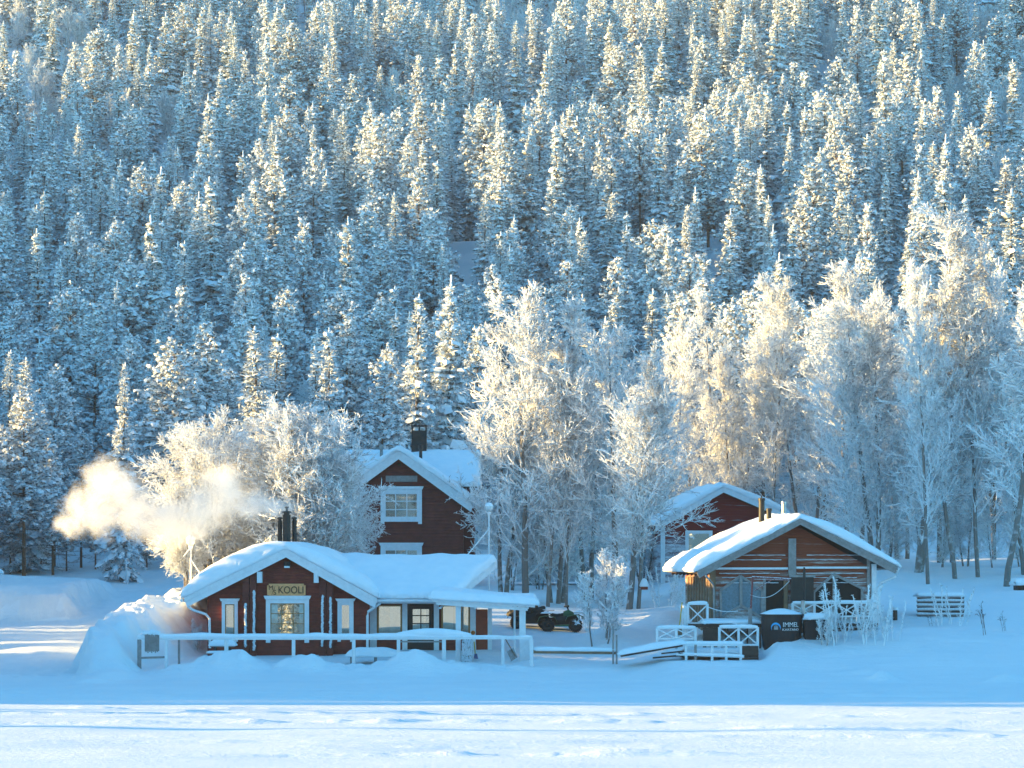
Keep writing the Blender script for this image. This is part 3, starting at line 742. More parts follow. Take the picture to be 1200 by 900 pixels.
# roofs
def chevron(xL, zL, xA, zA, xR, zR, th): return [(xL, zL), (xA, zA), (xR, zR), (xR, zR - th), (xA, zA - th), (xL, zL - th)]
gl, gla = (X(216, YF), Zp(700, YF)), (X(335, YF), Zp(642, YF)); gr = (X(442, YF), Zp(701, YF))
mb = MB()
for a, b_ in ((gl, gla), (gr, gla)):
    s = 1 if b_[0] > a[0] else -1
    v = [(a[0], a[1]), (b_[0], b_[1]), (b_[0], b_[1] - .09), (a[0], a[1] - .09)]
    mb.hexa([(v[3][0], 120.05, v[3][1]), (v[2][0], 120.05, v[2][1]), (v[2][0], 127.3, v[2][1]), (v[3][0], 127.3, v[3][1]), (v[0][0], 120.05, v[0][1]), (v[1][0], 120.05, v[1][1]), (v[1][0], 127.3, v[1][1]), (v[0][0], 127.3, v[0][1])])
# main roof planes
ze, zr = Zp(701, 120.2), 4.70
ex0, ex1, rx0, rx1 = X(438, 120.2), X(530, 120.2), X(380, 123.8), X(581, 123.8)
mb.hexa([(ex0, 120.2, ze - .1), (ex1, 120.2, ze - .1), (rx1, 123.8, zr - .1), (rx0, 123.8, zr - .1), (ex0, 120.2, ze), (ex1, 120.2, ze), (rx1, 123.8, zr), (rx0, 123.8, zr)])
mb.hexa([(rx0, 123.8, zr - .1), (rx1, 123.8, zr - .1), (rx1 - 1.7, 127.3, ze - .1), (rx0, 127.3, ze - .1), (rx0, 123.8, zr), (rx1, 123.8, zr), (rx1 - 1.7, 127.3, ze), (rx0, 127.3, ze)])
roof = part(mb, 'roof', 'darkwood', cab, org)
mb = MB()
for a, b_, sgn in ((gl, gla, 1), (gr, gla, -1)):
    for k, (o1, o2, yy) in enumerate(((0, .20, 119.97), (.19, .40, 120.01))):
        mb.hexa([(a[0] + sgn * k * .12, yy, a[1] - o2), (b_[0], yy, b_[1] - o2), (b_[0], yy + .04, b_[1] - o2), (a[0] + sgn * k * .12, yy + .04, a[1] - o2), (a[0] + sgn * k * .03, yy, a[1] - o1), (b_[0], yy, b_[1] - o1), (b_[0], yy + .04, b_[1] - o1), (a[0] + sgn * k * .03, yy + .04, a[1] - o1)])
mb.box(ex0 + .15, ex1, 120.16, 120.195, ze - .2, ze - .01)
mb.bar((ex1 + .03, 120.15, ze - .12), (rx1 + .03, 123.9, zr - .12), .05, .26)
part(mb, 'bargeboard', 'white', roof, org)
def gable_snow(xL, zL, xA, zA, xR, zR, y0, y1, tfun, sink=.03, **k):
    def pf(u, v):
        x = xL + (xR - xL) * u; z = np.where(x < xA, zL + (zA - zL) * (x - xL) / (xA - xL), zR + (zA - zR) * (xR - x) / (xR - xA))
        return P3(x, y0 + (y1 - y0) * v, z - sink)
    return snow_patch(pf, tfun, 44, 22, **k)
def tk(u, v):
    x = gl[0] + (gr[0] - gl[0]) * u; a = np.abs(x - gla[0]) / 4.3
    return .27 + .50 * np.sin(np.clip(a * 1.05, 0, 1) * np.pi) ** .8 + .16 * np.clip(a, 0, 1) - .15 * (x > gla[0]) * a
part(gable_snow(gl[0] - .12, gl[1] - .02, gla[0], gla[1], gr[0] + .1, gr[1], 119.93, 127.4, tk, r=.4, edge=.62, bulge=.06), 'roof_snow', 'roof_snow', roof, org, smooth=True)
def mp(u, v):
    w = np.clip(v * 2, 0, 1); b2 = np.clip(v * 2 - 1, 0, 1)
    x0 = ex0 + .0 + (rx0 - ex0) * w; x1 = ex1 + (rx1 - ex1) * w - 1.7 * b2
    y = 120.13 + 3.67 * w + 3.6 * b2; z = ze + (zr - ze) * w - (zr - ze) * b2
    return P3(x0 + (x1 - x0) * u, y, z - .03)
part(snow_patch(mp, lambda u, v: .30 + .22 * np.sin(np.pi * np.clip(v * 1.7, 0, 1)) + 0 * u, 40, 34, r=.35, edge=.8, round_=(0, 1, 1, 1), bulge=.05, seed=3), 'roof_snow', 'roof_snow', roof, org, smooth=True)
# windows of the gable
yw = 120.60
w1 = window(cab, org, X(317, yw), X(357, yw), Zp(743, yw), Zp(707, yw), yw, 3, 3, tilt=.035, fw=.19, feet=.18, sash='amber_wood', back='gold_reflection', curtains=[(X(317.5, yw), X(325.5, yw)), (X(351, yw), X(356.5, yw))])
window(cab, org, X(264, yw), X(275, yw), Zp(744, yw), Zp(708, yw), yw, 1, 1, fw=.14, sash='amber_wood', back='dark', feet=.15)
window(cab, org, X(399.5, yw), X(410.5, yw), Zp(744, yw), Zp(708, yw), yw, 1, 1, fw=.14, sash='white', back='dark', feet=.15)
# crossed log ends with frost crusts
for a, b_, top in ((284, 292, 680), (292.5, 300, 676), (374, 382, 674), (382.5, 390, 680)):
    mb = MB(); z = zg
    while z < Zp(top, 120.3):
        mb.box(X(a, 120.3) + .02 * (int(z * 7) % 2), X(b_, 120.3), 120.22, 120.6, z, z + .155); z += .16
    c_ = part(mb, 'log_ends', 'red2', cab, org)
for a, b_, t0, t1 in ((285.5, 290, 708, 757), (295.5, 300, 692, 761), (375.5, 380, 699, 756), (384.5, 390, 700, 758)):
    zz = np.arange(Zp(t1, 120.2), Zp(t0, 120.2), .05); n = len(zz); xm = X((a + b_) / 2, 120.2); hw = (b_ - a) * .018
    mb = MB(); c0 = np.stack([xm + rng.normal(0, hw * .12, n), 120.19 + rng.normal(0, .01, n), zz], 1)
    clumps(mb, c0, np.tile([[0, 0, 1.]], (n, 1)), np.full(n, .07), hw * (.75 + .5 * np.linspace(1, .3, n)), np.full(n, .05), ICO1, 0, .25)
    part(mb, 'frost_crust', 'ice', cab, org)
for a in (304, 370.5):
    mb = MB(); mb.box(X(a - 2.8, 120.1), X(a + 2.8, 120.1), 120.06, 120.55, Zp(683, 120.1), Zp(670, 120.1)); mb.box(X(a - 1.2, 120.1), X(a + 1.2, 120.1), 120.03, 120.06, Zp(682, 120.1), Zp(672, 120.1)); part(mb, 'rafter_end', 'white', cab, org)
mb = MB(); mb.box(X(333, 120.4), X(340, 120.4), 120.28, 120.5, Zp(663.5, 120.4), Zp(658, 120.4)); f_ = part(mb, 'floodlight', 'black_frame', cab, org)
mb = MB(); mb.box(X(333.5, 120.4), X(339.5, 120.4), 120.22, 120.42, Zp(665.5, 120.4), Zp(663.3, 120.4)); part(mb, 'lamp_glass', 'white', f_, org)
# the carved sign
mb = MB(); a, b_, t, u = X(313, 120.5), X(358, 120.5), Zp(684, 120.5), Zp(699.5, 120.5); n_ = .07
mb.prism([(a, u + n_), (a + n_, u + n_), (a + n_, u), (b_ - n_, u), (b_ - n_, u + n_), (b_, u + n_), (b_, t - n_), (b_ - n_, t - n_), (b_ - n_, t), (a + n_, t), (a + n_, t - n_), (a, t - n_)], 120.50, 120.56)
mb.box(a + .12, a + .2, 120.56, 120.6, u + .1, t - .1); mb.box(b_ - .2, b_ - .12, 120.56, 120.6, u + .1, t - .1)
sg = part(mb, 'sign_board', 'signwood', cab, org)
def lt(s, px, py, size, wd, sc=(1, 1, 1)): text(s, size, .008, M['letters'], (X(px, 120.5) - org[0], 120.49 - org[1], Zp(py, 120.5) - org[2]), sg, width=wd, scale=sc)
lt('KOOLI', 341, 691.8, .36, 1.05, (1, 1.18, 1)); lt('M', 317.5, 689.0, .2, .17); lt('S', 322.0, 694.5, .2, .11)
mb = MB(); mb.bar((X(318.3, 120.5), 120.492, Zp(697, 120.5)), (X(322.6, 120.5), 120.492, Zp(687, 120.5)), .012, .02, up=(0, 1, 0)); part(mb, 'lettering', 'letters', sg, org)
# pipes and gutter
mb = MB(); mb.tube([(X(217, 120), 120.1, Zp(703, 120)), (X(220, 120), 120.1, Zp(711, 120)), (X(226, 120), 120.15, Zp(715, 120)), (X(240, 120), 120.4, Zp(720, 120)), (X(244, 120), 120.5, Zp(725, 120)), (X(244.5, 120), 120.5, Zp(760, 120))], .055, 10)
part(mb, 'downpipe', 'white', cab, org)
mb = MB(); mb.tube([(X(445, 120), 120.1, Zp(702, 120)), (X(445, 120), 120.15, Zp(707, 120)), (X(431, 120), 120.4, Zp(717, 120)), (X(430, 120), 120.45, Zp(722, 120)), (X(430, 120), 120.45, Zp(760, 120))], .06, 10); mb.tube([(ex0 + .1, 120.08, ze - .1), (ex1, 120.08, ze - .12)], .06, 8)
part(mb, 'downpipe', 'white', cab, org)
mb = MB(); mb.tube([(X(213, 120), y, Zp(703.5, 120)) for y in (120.0, 124, 127.2)], .07, 8); part(mb, 'gutter', 'white', cab, org)
# flues
for a, top, r_, cap in ((336, 600, .17, 1), (327.5, 607, .10, 1), (344.5, 607, .10, 1)):
    mb = MB(); x_ = X(a, 124); zt = Zp(top, 124)
    mb.lathe((x_, 124 + (.25 if r_ < .15 else 0), 0), [(r_, 4.9), (r_, zt - .12), (r_ * .75, zt - .12), (r_ * .75, zt - .03), (r_ * 1.25, zt - .03), (r_ * 1.2, zt + .02), (.01, zt + .06)], 14)
    if r_ > .15: mb.tube([(x_, 124, zt), (x_, 124, zt + .16)], .05, 8); mb.lathe((x_, 124, zt + .16), [(.09, 0), (.09, .07), (.01, .09)], 10)
    part(mb, 'flue', 'iron', cab, org, smooth=False)
# glazed front behind the verandah; its pale curtains paint the cream lake reflection
yv = 121.36
mb = MB()
for a, b_ in ((433.5, 441.5), (471.5, 477.5), (508.5, 514.5), (551, 557.5), (571.8, 576.5)): mb.box(X(a, yv), X(b_, yv), yv - .12, yv + .05, zg, Zp(705, yv))
mb.box(X(433.5, yv), X(576.5, yv), yv - .13, yv + .05, Zp(707.5, yv), Zp(703, yv)); mb.box(X(441.5, yv), X(471.5, yv), yv - .11, yv, Zp(748, yv), Zp(745, yv))
part(mb, 'post', 'white', cab, org)
window(cab, org, X(443, yv), X(470.5, yv), Zp(743, yv), Zp(709.5, yv), yv, 1, 1, fw=.03, casing='amber_wood', sash='amber_wood', hood=False, back='gold_reflection', curtains=[(X(457, yv), X(470, yv))])
window(cab, org, X(518, yv), X(538, yv), Zp(743, yv), Zp(709.5, yv), yv, 1, 1, fw=.03, casing='amber_wood', hood=False, back='gold_reflection', curtains=[(X(519.5, yv), X(531, yv))])
window(cab, org, X(540, yv), X(550, yv), Zp(743, yv), Zp(709.5, yv), yv, 1, 1, fw=.03, casing='amber_wood', sash='amber_wood', hood=False, back='gold_reflection')
mb = MB(); mb.box(X(477.5, yv), X(508.5, yv), yv - .06, yv, zg, Zp(707.5, yv)); dr = part(mb, 'glazed_door', 'black_frame', cab, org)
ysh = yv - .06
w_ = window(dr, org, X(482, ysh), X(504.5, ysh), Zp(740, ysh), Zp(712, ysh), ysh, 2, 3, fw=.05, casing='black_frame', sash='black_frame', hood=False, mw=.045, curtains=[(X(482.5, ysh), X(499, ysh))])
mb = MB(); mb.box(X(558, yv), X(571.5, yv), yv - .05, yv + .02, .62, Zp(714, yv))
for k in (0, 1): mb.box(X(560, yv), X(569.5, yv), yv - .065, yv - .05, .8 + k * 1.0, 1.55 + k * .75)
d_ = part(mb, 'door', 'door_red', cab, org); d_['label'] = 'reddish orange door with patches of frost'
mb = MB(); mb.tube([(X(560, yv), yv - .06, 1.55), (X(560, yv), yv - .12, 1.55), (X(562, yv), yv - .12, 1.55)], .015, 6); part(mb, 'handle', 'steel', d_, org)
mb = MB(); mb.lathe((X(554, 121.2), 121.16, Zp(741.5, 121.2)), [(.01, 0), (.09, .0), (.09, .02)], 12); mb = MB(); mb.tube([(X(554.3, 121.1), 121.2, Zp(741.5, 121.1)), (X(554.3, 121.1), 121.16, Zp(741.5, 121.1))], .09, 14); part(mb, 'thermometer_dial', 'orange', cab, org)
# verandah roof, posts
vy0, vy1 = 117.6, 121.2
va, vb = X(507, vy0), X(627, vy0); zva, zvb = Zp(702, vy0), Zp(709, vy0)
mb = MB(); mb.hexa([(va, vy0, zva - .1), (vb, vy0, zvb - .1), (vb - .2, vy1, zvb - .02), (X(512, vy1), vy1, zva + .0), (va, vy0, zva), (vb, vy0, zvb), (vb - .2, vy1, zvb + .08), (X(512, vy1), vy1, zva + .1)])
mb.bar((va + .15, vy0 + .12, zva - .17), (vb - .3, vy0 + .12, zvb - .17), .1, .14)
for k in range(6): x_ = va + .3 + k * (vb - va - .6) / 5; mb.box(x_ - .04, x_ + .04, vy0 + .05, vy1, zvb - .16, zvb - .1)
mb.bar((X(548, 119), 120.3, zva - .2), (X(583, 119), 120.0, zva - .24), .06, .1)
vr = part(mb, 'verandah_roof', 'white', cab, org)
def vp(u, v):
    x = (va - .1) + (vb + .1 - va + .1) * u; return P3(x, vy0 - .08 + (vy1 - vy0 + .1) * v, zva + (zvb - zva) * u - .02 + .08 * v)
part(snow_patch(vp, lambda u, v: .46 - .06 * u - .0 * v, 40, 16, r=.3, edge=.45, bulge=.09, rough=.012, seed=8), 'roof_snow', 'roof_snow', vr, org, smooth=True)
for a, b_, top, yy in ((534, 540, 704, 117.8), (608.5, 616, 711, 117.8), (601.8, 604.2, 712, 119.6), (546, 548.5, 745, 117.7)):
    mb = MB(); mb.box(X(a, yy), X(b_, yy), yy, yy + .16, .3, Zp(top, yy)); part(mb, 'verandah_post', 'white', cab, org, bevel=.012)
mb = MB(); mb.box(X(609, 117.5), X(622, 117.5), 117.5, 117.75, .2, Zp(748.5, 117.5))
for k in range(4): mb.box(X(609.6 + k * 3.2, 117.5), X(611.9 + k * 3.2, 117.5), 117.48, 117.5, .25, Zp(749.5, 117.5))
part(mb, 'board_panel', 'white', cab, org)
mb = MB(); mb.box(X(541, 117.6), X(553.5, 117.6), 117.6, 117.68, .3, Zp(748.5, 117.6))
n = 500; clumps(mb, np.stack([U(X(541.5, 117.6), X(553, 117.6), n), np.full(n, 117.6), U(.45, Zp(750, 117.6), n)], 1), np.tile([[0, 0, 1.]], (n, 1)), U(.02, .06, n), U(.015, .035, n), U(.01, .03, n), ICO0, 1, .3)
mb.obj('frosted_panel', [M['greywood'], M['ice']], cab, origin=org)

# railing in front
ry = 116.2; org2 = (X(390, ry), ry, .5)
rl = thing('deck_railing', 'long white snow-capped railing in front of the cabin with the carved sign', 'railing', org2)
mb = MB(); mb.bar((X(161, ry), ry, Zp(748, ry)), (X(540, ry), ry, Zp(748, ry)), .12, .12); mb.bar((X(540, ry), ry, Zp(747.5, ry)), (X(624, ry), ry, Zp(747.5, ry)), .12, .12)
part(mb, 'top_rail', 'white', rl, org2)
for a, b_ in ((161, 165.5), (193, 196.5), (208.5, 211), (263, 267.5), (342, 346), (412.5, 416.5), (465, 469), (518, 522.5), (587.5, 591), (621, 625)):
    yy = ry + (.9 if a == 208.5 else 0); mb = MB(); mb.box(X(a, yy), X(b_, yy), yy - .06, yy + .08, .1, Zp(749, yy)); part(mb, 'railing_post', 'greywood' if a in (161, 208.5) else 'white', rl, org2, bevel=.012)
mb = MB(); mb.bar((X(165, ry), ry, Zp(771, ry)), (X(196, ry), ry, Zp(770, ry)), .05, .09); mb.bar((X(467, ry), ry, Zp(752, ry)), (X(520, ry), ry, Zp(752, ry)), .05, .06); part(mb, 'cross_rail', 'greywood', rl, org2)
mb = MB(); rail_snow(mb, (X(161, ry), ry, Zp(745.5, ry)), (X(540, ry), ry, Zp(745.5, ry)), h=.115, seed=2); rail_snow(mb, (X(540, ry), ry, Zp(746, ry)), (X(624, ry), ry, Zp(746.3, ry)), h=.06, seed=5)
n = 40; t = np.linspace(0, 1, n); hs = np.sin(np.pi * t) ** .8
mb.tube([(X(462 + 90 * a, ry), ry + .05, Zp(744.5, ry) + .10 * h_) for a, h_ in zip(t, hs)], [.06 + .13 * h_ for h_ in hs], 12)
part(mb, 'rail_snow', 'roof_snow', rl, org2, smooth=True)
o2 = (X(178, ry), ry - .12, Zp(765, ry)); mb = MB()
for k in range(7): x_ = X(171 + 2.2 * k, ry); mb.box(x_, x_ + .05, ry - .16, ry - .12, Zp(764 + (k % 2), ry), Zp(742, ry) + .02)
mb.box(X(170, ry), X(187, ry), ry - .12, ry - .10, Zp(763, ry), Zp(743, ry)); mt = thing('hanging_mat', 'small ribbed grey mat hung frozen over the left end of the cabin railing', 'mat', o2); part(mb, 'mat', 'greywood', mt, o2)
mb = MB(); n = 30; clumps(mb, np.stack([np.linspace(X(168, ry), X(186, ry), n), np.full(n, ry - .08), np.full(n, Zp(741.5, ry)) + rng.normal(0, .02, n)], 1), np.tile([[1., 0, 0]], (n, 1)), np.full(n, .08), np.full(n, .11), np.full(n, .09), ICO1, 0, .2); part(mb, 'snow_cap', 'roof_snow', mt, o2, smooth=True)

# things on the deck
def picnic(px, Y, w, label, pz):
    o_ = (X(px, Y), Y, pz); t = thing('picnic_table', label, 'table', o_); x0, x1 = o_[0] - w / 2, o_[0] + w / 2
    mb = MB(); mb.box(x0, x1, Y - .35, Y + .35, pz + .68, pz + .72); part(mb, 'table_top', 'greywood', t, o_)
    for s in (-1, 1):
        mb = MB(); mb.box(x0 - .1, x1 + .1, Y + s * .62 - .12, Y + s * .62 + .12, pz + .40, pz + .44); part(mb, 'bench', 'greywood', t, o_)
        mb = MB(); xx = o_[0] + s * (w / 2 - .2); mb.bar((xx, Y - .6, pz), (xx, Y - .2, pz + .68), .06, .08); mb.bar((xx, Y + .6, pz), (xx, Y + .2, pz + .68), .06, .08); mb.bar((xx, Y - .7, pz + .38), (xx, Y + .7, pz + .38), .05, .07); part(mb, 'leg', 'darkwood', t, o_)
    pf = lambda u, v: P3(x0 - .04 + (w + .08) * u, Y - .37 + .74 * v, pz + .715 + 0 * u)
    part(snow_patch(pf, .26, 14, 10, r=.3, edge=.3, bulge=.03, rough=.01), 'snow_cap', 'roof_snow', t, o_, smooth=True)
    pf = lambda u, v: P3(x0 - .1 + (w + .2) * u, Y - .75 + .26 * v, pz + .435 + 0 * u)
    part(snow_patch(pf, .10, 14, 8, r=.1, edge=.3, bulge=.02, rough=.008), 'snow_cap', 'roof_snow', t, o_, smooth=True)
picnic(261, 118.6, 1.0, 'small snow-capped picnic table under the left window of the cabin with the carved sign', .48)
# drifted-over boat-like heap beside the door
o3 = (X(440, 117.4), 117.4, .5); hp = thing('covered_bench', 'low garden bench buried under a thick rounded cap of snow by the cabin downpipe', 'bench', o3)
mb = MB(); mb.box(X(408, 117.4), X(474, 117.4), 117.1, 117.8, .78, .84); part(mb, 'seat', 'greywood', hp, o3)
for a in (412, 440, 470): mb = MB(); mb.box(X(a - 1.5, 117.4), X(a + 1.5, 117.4), 117.2, 117.7, .3, .78); part(mb, 'leg', 'greywood', hp, o3)
pf = lambda u, v: P3(X(406, 117.4) + 2.5 * u, 117.0 + .9 * v, .80 - .05 * u)
part(snow_patch(pf, lambda u, v: .42 * np.sin(np.pi * np.clip(u * .8 + .12, 0, 1)) ** .5 + 0 * v, 24, 12, r=.4, edge=.35, bulge=.06, rough=.015, seed=4), 'snow_cap', 'roof_snow', hp, o3, smooth=True)
# shovel by the verandah post
o4 = (X(597, 117.2), 117.2, .5); sv = thing('snow_shovel', 'snow scoop with a brown handle leaning beside the right verandah post', 'shovel', o4)
mb = MB(); mb.tube([(X(590, 117.2), 117.3, Zp(745, 117.2)), (X(604, 117.2), 117.1, Zp(769, 117.2))], .022, 8); part(mb, 'handle', 'tan', sv, o4)
mb = MB(); mb.hexa([(X(594, 117), 117.0, Zp(764, 117)), (X(599, 117), 117.0, Zp(775, 117)), (X(606, 117), 117.25, Zp(771, 117)), (X(601, 117), 117.25, Zp(760, 117)), (X(594.4, 117), 117.04, Zp(763, 117)), (X(599.5, 117), 117.04, Zp(774, 117)), (X(606.4, 117), 117.3, Zp(770, 117)), (X(601.4, 117), 117.3, Zp(759, 117))]); part(mb, 'blade', 'greywood', sv, o4)
o4 = (X(557, 117.9), 117.9, .5); br = thing('broom', 'short broom with yellow handle standing against the frosted panel', 'broom', o4)
mb = MB(); mb.tube([(X(555.5, 117.9), 118.0, Zp(752, 117.9)), (X(557, 117.9), 117.9, Zp(767, 117.9))], .022, 8); part(mb, 'handle', 'yellow', br, o4)
mb = MB(); mb.hexa([(X(555, 117.9), 117.8, Zp(772, 117.9)), (X(560.5, 117.9), 117.8, Zp(772, 117.9)), (X(560.5, 117.9), 118, Zp(772, 117.9)), (X(555, 117.9), 118, Zp(772, 117.9)), (X(556, 117.9), 117.85, Zp(766, 117.9)), (X(559, 117.9), 117.85, Zp(766, 117.9)), (X(559, 117.9), 117.95, Zp(766, 117.9)), (X(556, 117.9), 117.95, Zp(766, 117.9))]); part(mb, 'bristles', 'bluegrey', br, o4)

# low beam fence to the right, two thin stakes
yb = 116.3; o5 = (X(672, yb), yb, .5); bf = thing('beam_fence', 'single snow-capped beam running from the verandah to two thin stakes', 'fence', o5)
mb = MB(); mb.bar((X(625, yb), yb, Zp(763.5, yb)), (X(722, yb), yb, Zp(764.5, yb)), .1, .16); part(mb, 'beam', 'tan', bf, o5)
for a, t_ in ((718.5, 734), (722.5, 744)): mb = MB(); mb.box(X(a - 1.1, yb), X(a + 1.1, yb), yb - .1, yb - .05, .2, Zp(t_, yb)); part(mb, 'stake', 'greywood', bf, o5)
mb = MB(); rail_snow(mb, (X(625, yb), yb, Zp(760.5, yb)), (X(724, yb), yb, Zp(761.5, yb)), h=.10, seed=7); part(mb, 'snow_cap', 'roof_snow', bf, o5, smooth=True)

# ================================================================== the two-storey house behind
YB = 150.0; org = (X(468, YB), 152, 2.6)
hs = thing('red_house', 'tall dark red two-storey house behind the long cabin with white bargeboards and a dark chimney', 'house', org)
xl, xr, xa = X(393, YB + .5), X(543, YB + .5), X(467, YB + .5); zel = zer = Zp(583, YB + .5); zap = Zp(536, YB + .5)
mb = MB(); boards(mb, left_edge, right_edge, 2.2, zap, YB + .5, .17, .02)
mb.prism([(xl + .02, 2.2), (xr - .02, 2.2), (xr - .02, zer - .05), (xa, zap - .06), (xl + .02, zel - .05)], YB + .53, YB + 9)
mb.box(xr - .5, X(556, 154), YB + 2.5, YB + 8, 2.2, Zp(556, YB))
part(mb, 'wall', 'red2', hs, org)
gl, gla, gr = (X(380, YB), Zp(589, YB)), (X(467, YB), Zp(527, YB)), (X(554, YB), Zp(589, YB))
mb = MB()
for a, b_ in ((gl, gla), (gr, gla)):
    mb.hexa([(a[0], YB + .06, a[1] - .1), (b_[0], YB + .06, b_[1] - .1), (b_[0], YB + 9, b_[1] - .1), (a[0], YB + 9, a[1] - .1), (a[0], YB + .06, a[1]), (b_[0], YB + .06, b_[1]), (b_[0], YB + 9, b_[1]), (a[0], YB + 9, a[1])])
hx0, hx1 = X(408, 154), X(560, 154); hz0, hz1 = Zp(570, 152), Zp(532, 154)
mb.hexa([(hx0, 151.2, hz0 - .1), (hx1, 151.2, hz0 - .1), (hx1, 155, hz1 - .1), (hx0, 155, hz1 - .1), (hx0, 151.2, hz0), (hx1, 151.2, hz0), (hx1, 155, hz1), (hx0, 155, hz1)])
roof = part(mb, 'roof', 'darkwood', hs, org)
mb = MB()
for a, b_, sgn in ((gl, gla, 1), (gr, gla, -1)):
    for k, (o1, o2, yy) in enumerate(((0, .20, YB - .03), (.19, .50, YB + .01))):
        mb.hexa([(a[0] + sgn * k * .1, yy, a[1] - o2), (b_[0], yy, b_[1] - o2), (b_[0], yy + .04, b_[1] - o2), (a[0] + sgn * k * .1, yy + .04, a[1] - o2), (a[0], yy, a[1] - o1), (b_[0], yy, b_[1] - o1), (b_[0], yy + .04, b_[1] - o1), (a[0], yy + .04, a[1] - o1)])
part(mb, 'bargeboard', 'white', roof, org)
part(gable_snow(gl[0] - .1, gl[1], gla[0], gla[1], gr[0] + .1, gr[1], YB - .06, YB + 9, lambda u, v: .30 + .12 * np.abs(np.sin(u * np.pi * 2)), r=.35, edge=.75), 'roof_snow', 'roof_snow', roof, org, smooth=True)
pf = lambda u, v: P3(hx0 - .1 + (hx1 - hx0 + .2) * u, 151.1 + 7.8 * v, hz0 + (hz1 - hz0) * (1 - np.abs(v * 2 - 1)) - .03)
part(snow_patch(pf, .36, 30, 24, r=.35, edge=.7, seed=5), 'roof_snow', 'roof_snow', roof, org, smooth=True)
yw = YB + .48
window(hs, org, X(450.5, yw), X(490, yw), Zp(607, yw), Zp(577.5, yw), yw, 3, 3, tilt=.04, fw=.20, feet=.12, sash='white', mw=.05)
window(hs, org, X(450.5, yw), X(490, yw), Zp(667, yw), Zp(643.5, yw), yw, 3, 2, fw=.20, feet=.0, sash='white', mw=.05)
mb = MB(); mb.box(X(466, yw), X(470, yw), yw - .05, yw, Zp(546, yw), Zp(543, yw)); part(mb, 'air_vent', 'darkwood', hs, org)
mb = MB(); mb.box(X(452, yw), X(489, yw), yw - .02, yw + .0, Zp(564.5, yw), Zp(557.5, yw)); part(mb, 'frosted_board', 'greywood', hs, org)
yc = 155; mb = MB(); xa_, xb_ = X(482.5, yc), X(500, yc); zt = Zp(505, yc)
mb.box(xa_, xb_, yc - .4, yc + .4, 8.5, zt)
for a in (xa_ + .03, (xa_ + xb_) / 2, xb_ - .03):
    for b_ in (yc - .36, yc + .36): mb.box(a - .03, a + .03, b_ - .03, b_ + .03, zt, zt + .24)
mb.box(xa_ - .04, xb_ + .04, yc - .44, yc + .44, zt + .24, zt + .30); part(mb, 'chimney', 'iron', hs, org)
for a, t_, yy in ((447, 521.5, 154), (493, 521.5, 152.2)):
    mb = MB(); zt = Zp(t_, yy); mb.lathe((X(a, yy), yy, 0), [(.085, 9.2), (.085, zt - .22), (.14, zt - .22), (.14, zt), (.01, zt + .02)], 12); part(mb, 'vent_pipe', 'greywood' if a < 460 else 'iron', hs, org)

# ================================================================== sauna and barn (turned a little, ridge running back to the left)
PM = .036
def LX(px): return (px - 938) * PM
def LZ(py): return (745 - py) * PM
rz = R(7.5)
sa = thing('sauna_cabin', 'weathered frost-streaked wooden sauna cabin with two pointed windows and an open dark doorway', 'cabin', (X(938, 120), 120, 1.58), rz)
org = (0, 0, 0)
xl, xr, xa = LX(836), LX(1031), LX(938); zel, zer, zap = LZ(668), LZ(668), LZ(616)
mb = MB(); boards(mb, left_edge, right_edge, -.3, zap, .62, .12, .022)
mb.prism([(xl + .02, -.3), (xr - .02, -.3), (xr - .02, zer - .05), (xa, zap - .06), (xl + .02, zel - .05)], .65, 6.4)
mb.hexa([(xl - .02, .5, -.3), (xl + .05, .5, -.3), (xl + .05, 6.4, -.3), (xl - .02, 6.4, -.3), (xl - .02, .5, 2.5), (xl + .05, .5, 2.5), (xl + .05, 6.4, 2.5), (xl - .02, 6.4, 2.5)])
part(mb, 'wall', 'sauna', sa, org)
gl, gla, gr = (LX(815), LZ(669)), (LX(938), LZ(606.5)), (LX(1055), LZ(664))
mb = MB()
for a, b_ in ((gl, gla), (gr, gla)):
    mb.hexa([(a[0], .03, a[1] - .1), (b_[0], .03, b_[1] - .1), (b_[0], 6.8, b_[1] - .1), (a[0], 6.8, a[1] - .1), (a[0], .03, a[1]), (b_[0], .03, b_[1]), (b_[0], 6.8, b_[1]), (a[0], 6.8, a[1])])
for k in range(8):
    y_ = .3 + k * .85
    mb.bar((gl[0] + .1, y_, gl[1] - .17), (xl + .6, y_, gl[1] - .17 + .53 * (xl + .5 - gl[0])), .07, .12)
roof = part(mb, 'roof', 'darkwood', sa, org)
mb = MB()
for a, b_, sgn in ((gl, gla, 1), (gr, gla, -1)):
    for k, (o1, o2, yy) in enumerate(((0, .15, -.03), (.14, .30, .01))):
        mb.hexa([(a[0] + sgn * k * .1, yy, a[1] - o2), (b_[0], yy, b_[1] - o2), (b_[0], yy + .04, b_[1] - o2), (a[0] + sgn * k * .1, yy + .04, a[1] - o2), (a[0], yy, a[1] - o1), (b_[0], yy, b_[1] - o1), (b_[0], yy + .04, b_[1] - o1), (a[0], yy + .04, a[1] - o1)])
part(mb, 'bargeboard', 'greywood', roof, org)
part(gable_snow(gl[0] - .14, gl[1] - .03, gla[0], gla[1], gr[0] + .1, gr[1], -.06, 6.85, lambda u, v: .27 + .20 * np.abs(np.sin(u * np.pi * 2)) + .12 * (u < .1), r=.35, edge=.6, bulge=.07, seed=9), 'roof_snow', 'roof_snow', roof, org, smooth=True)
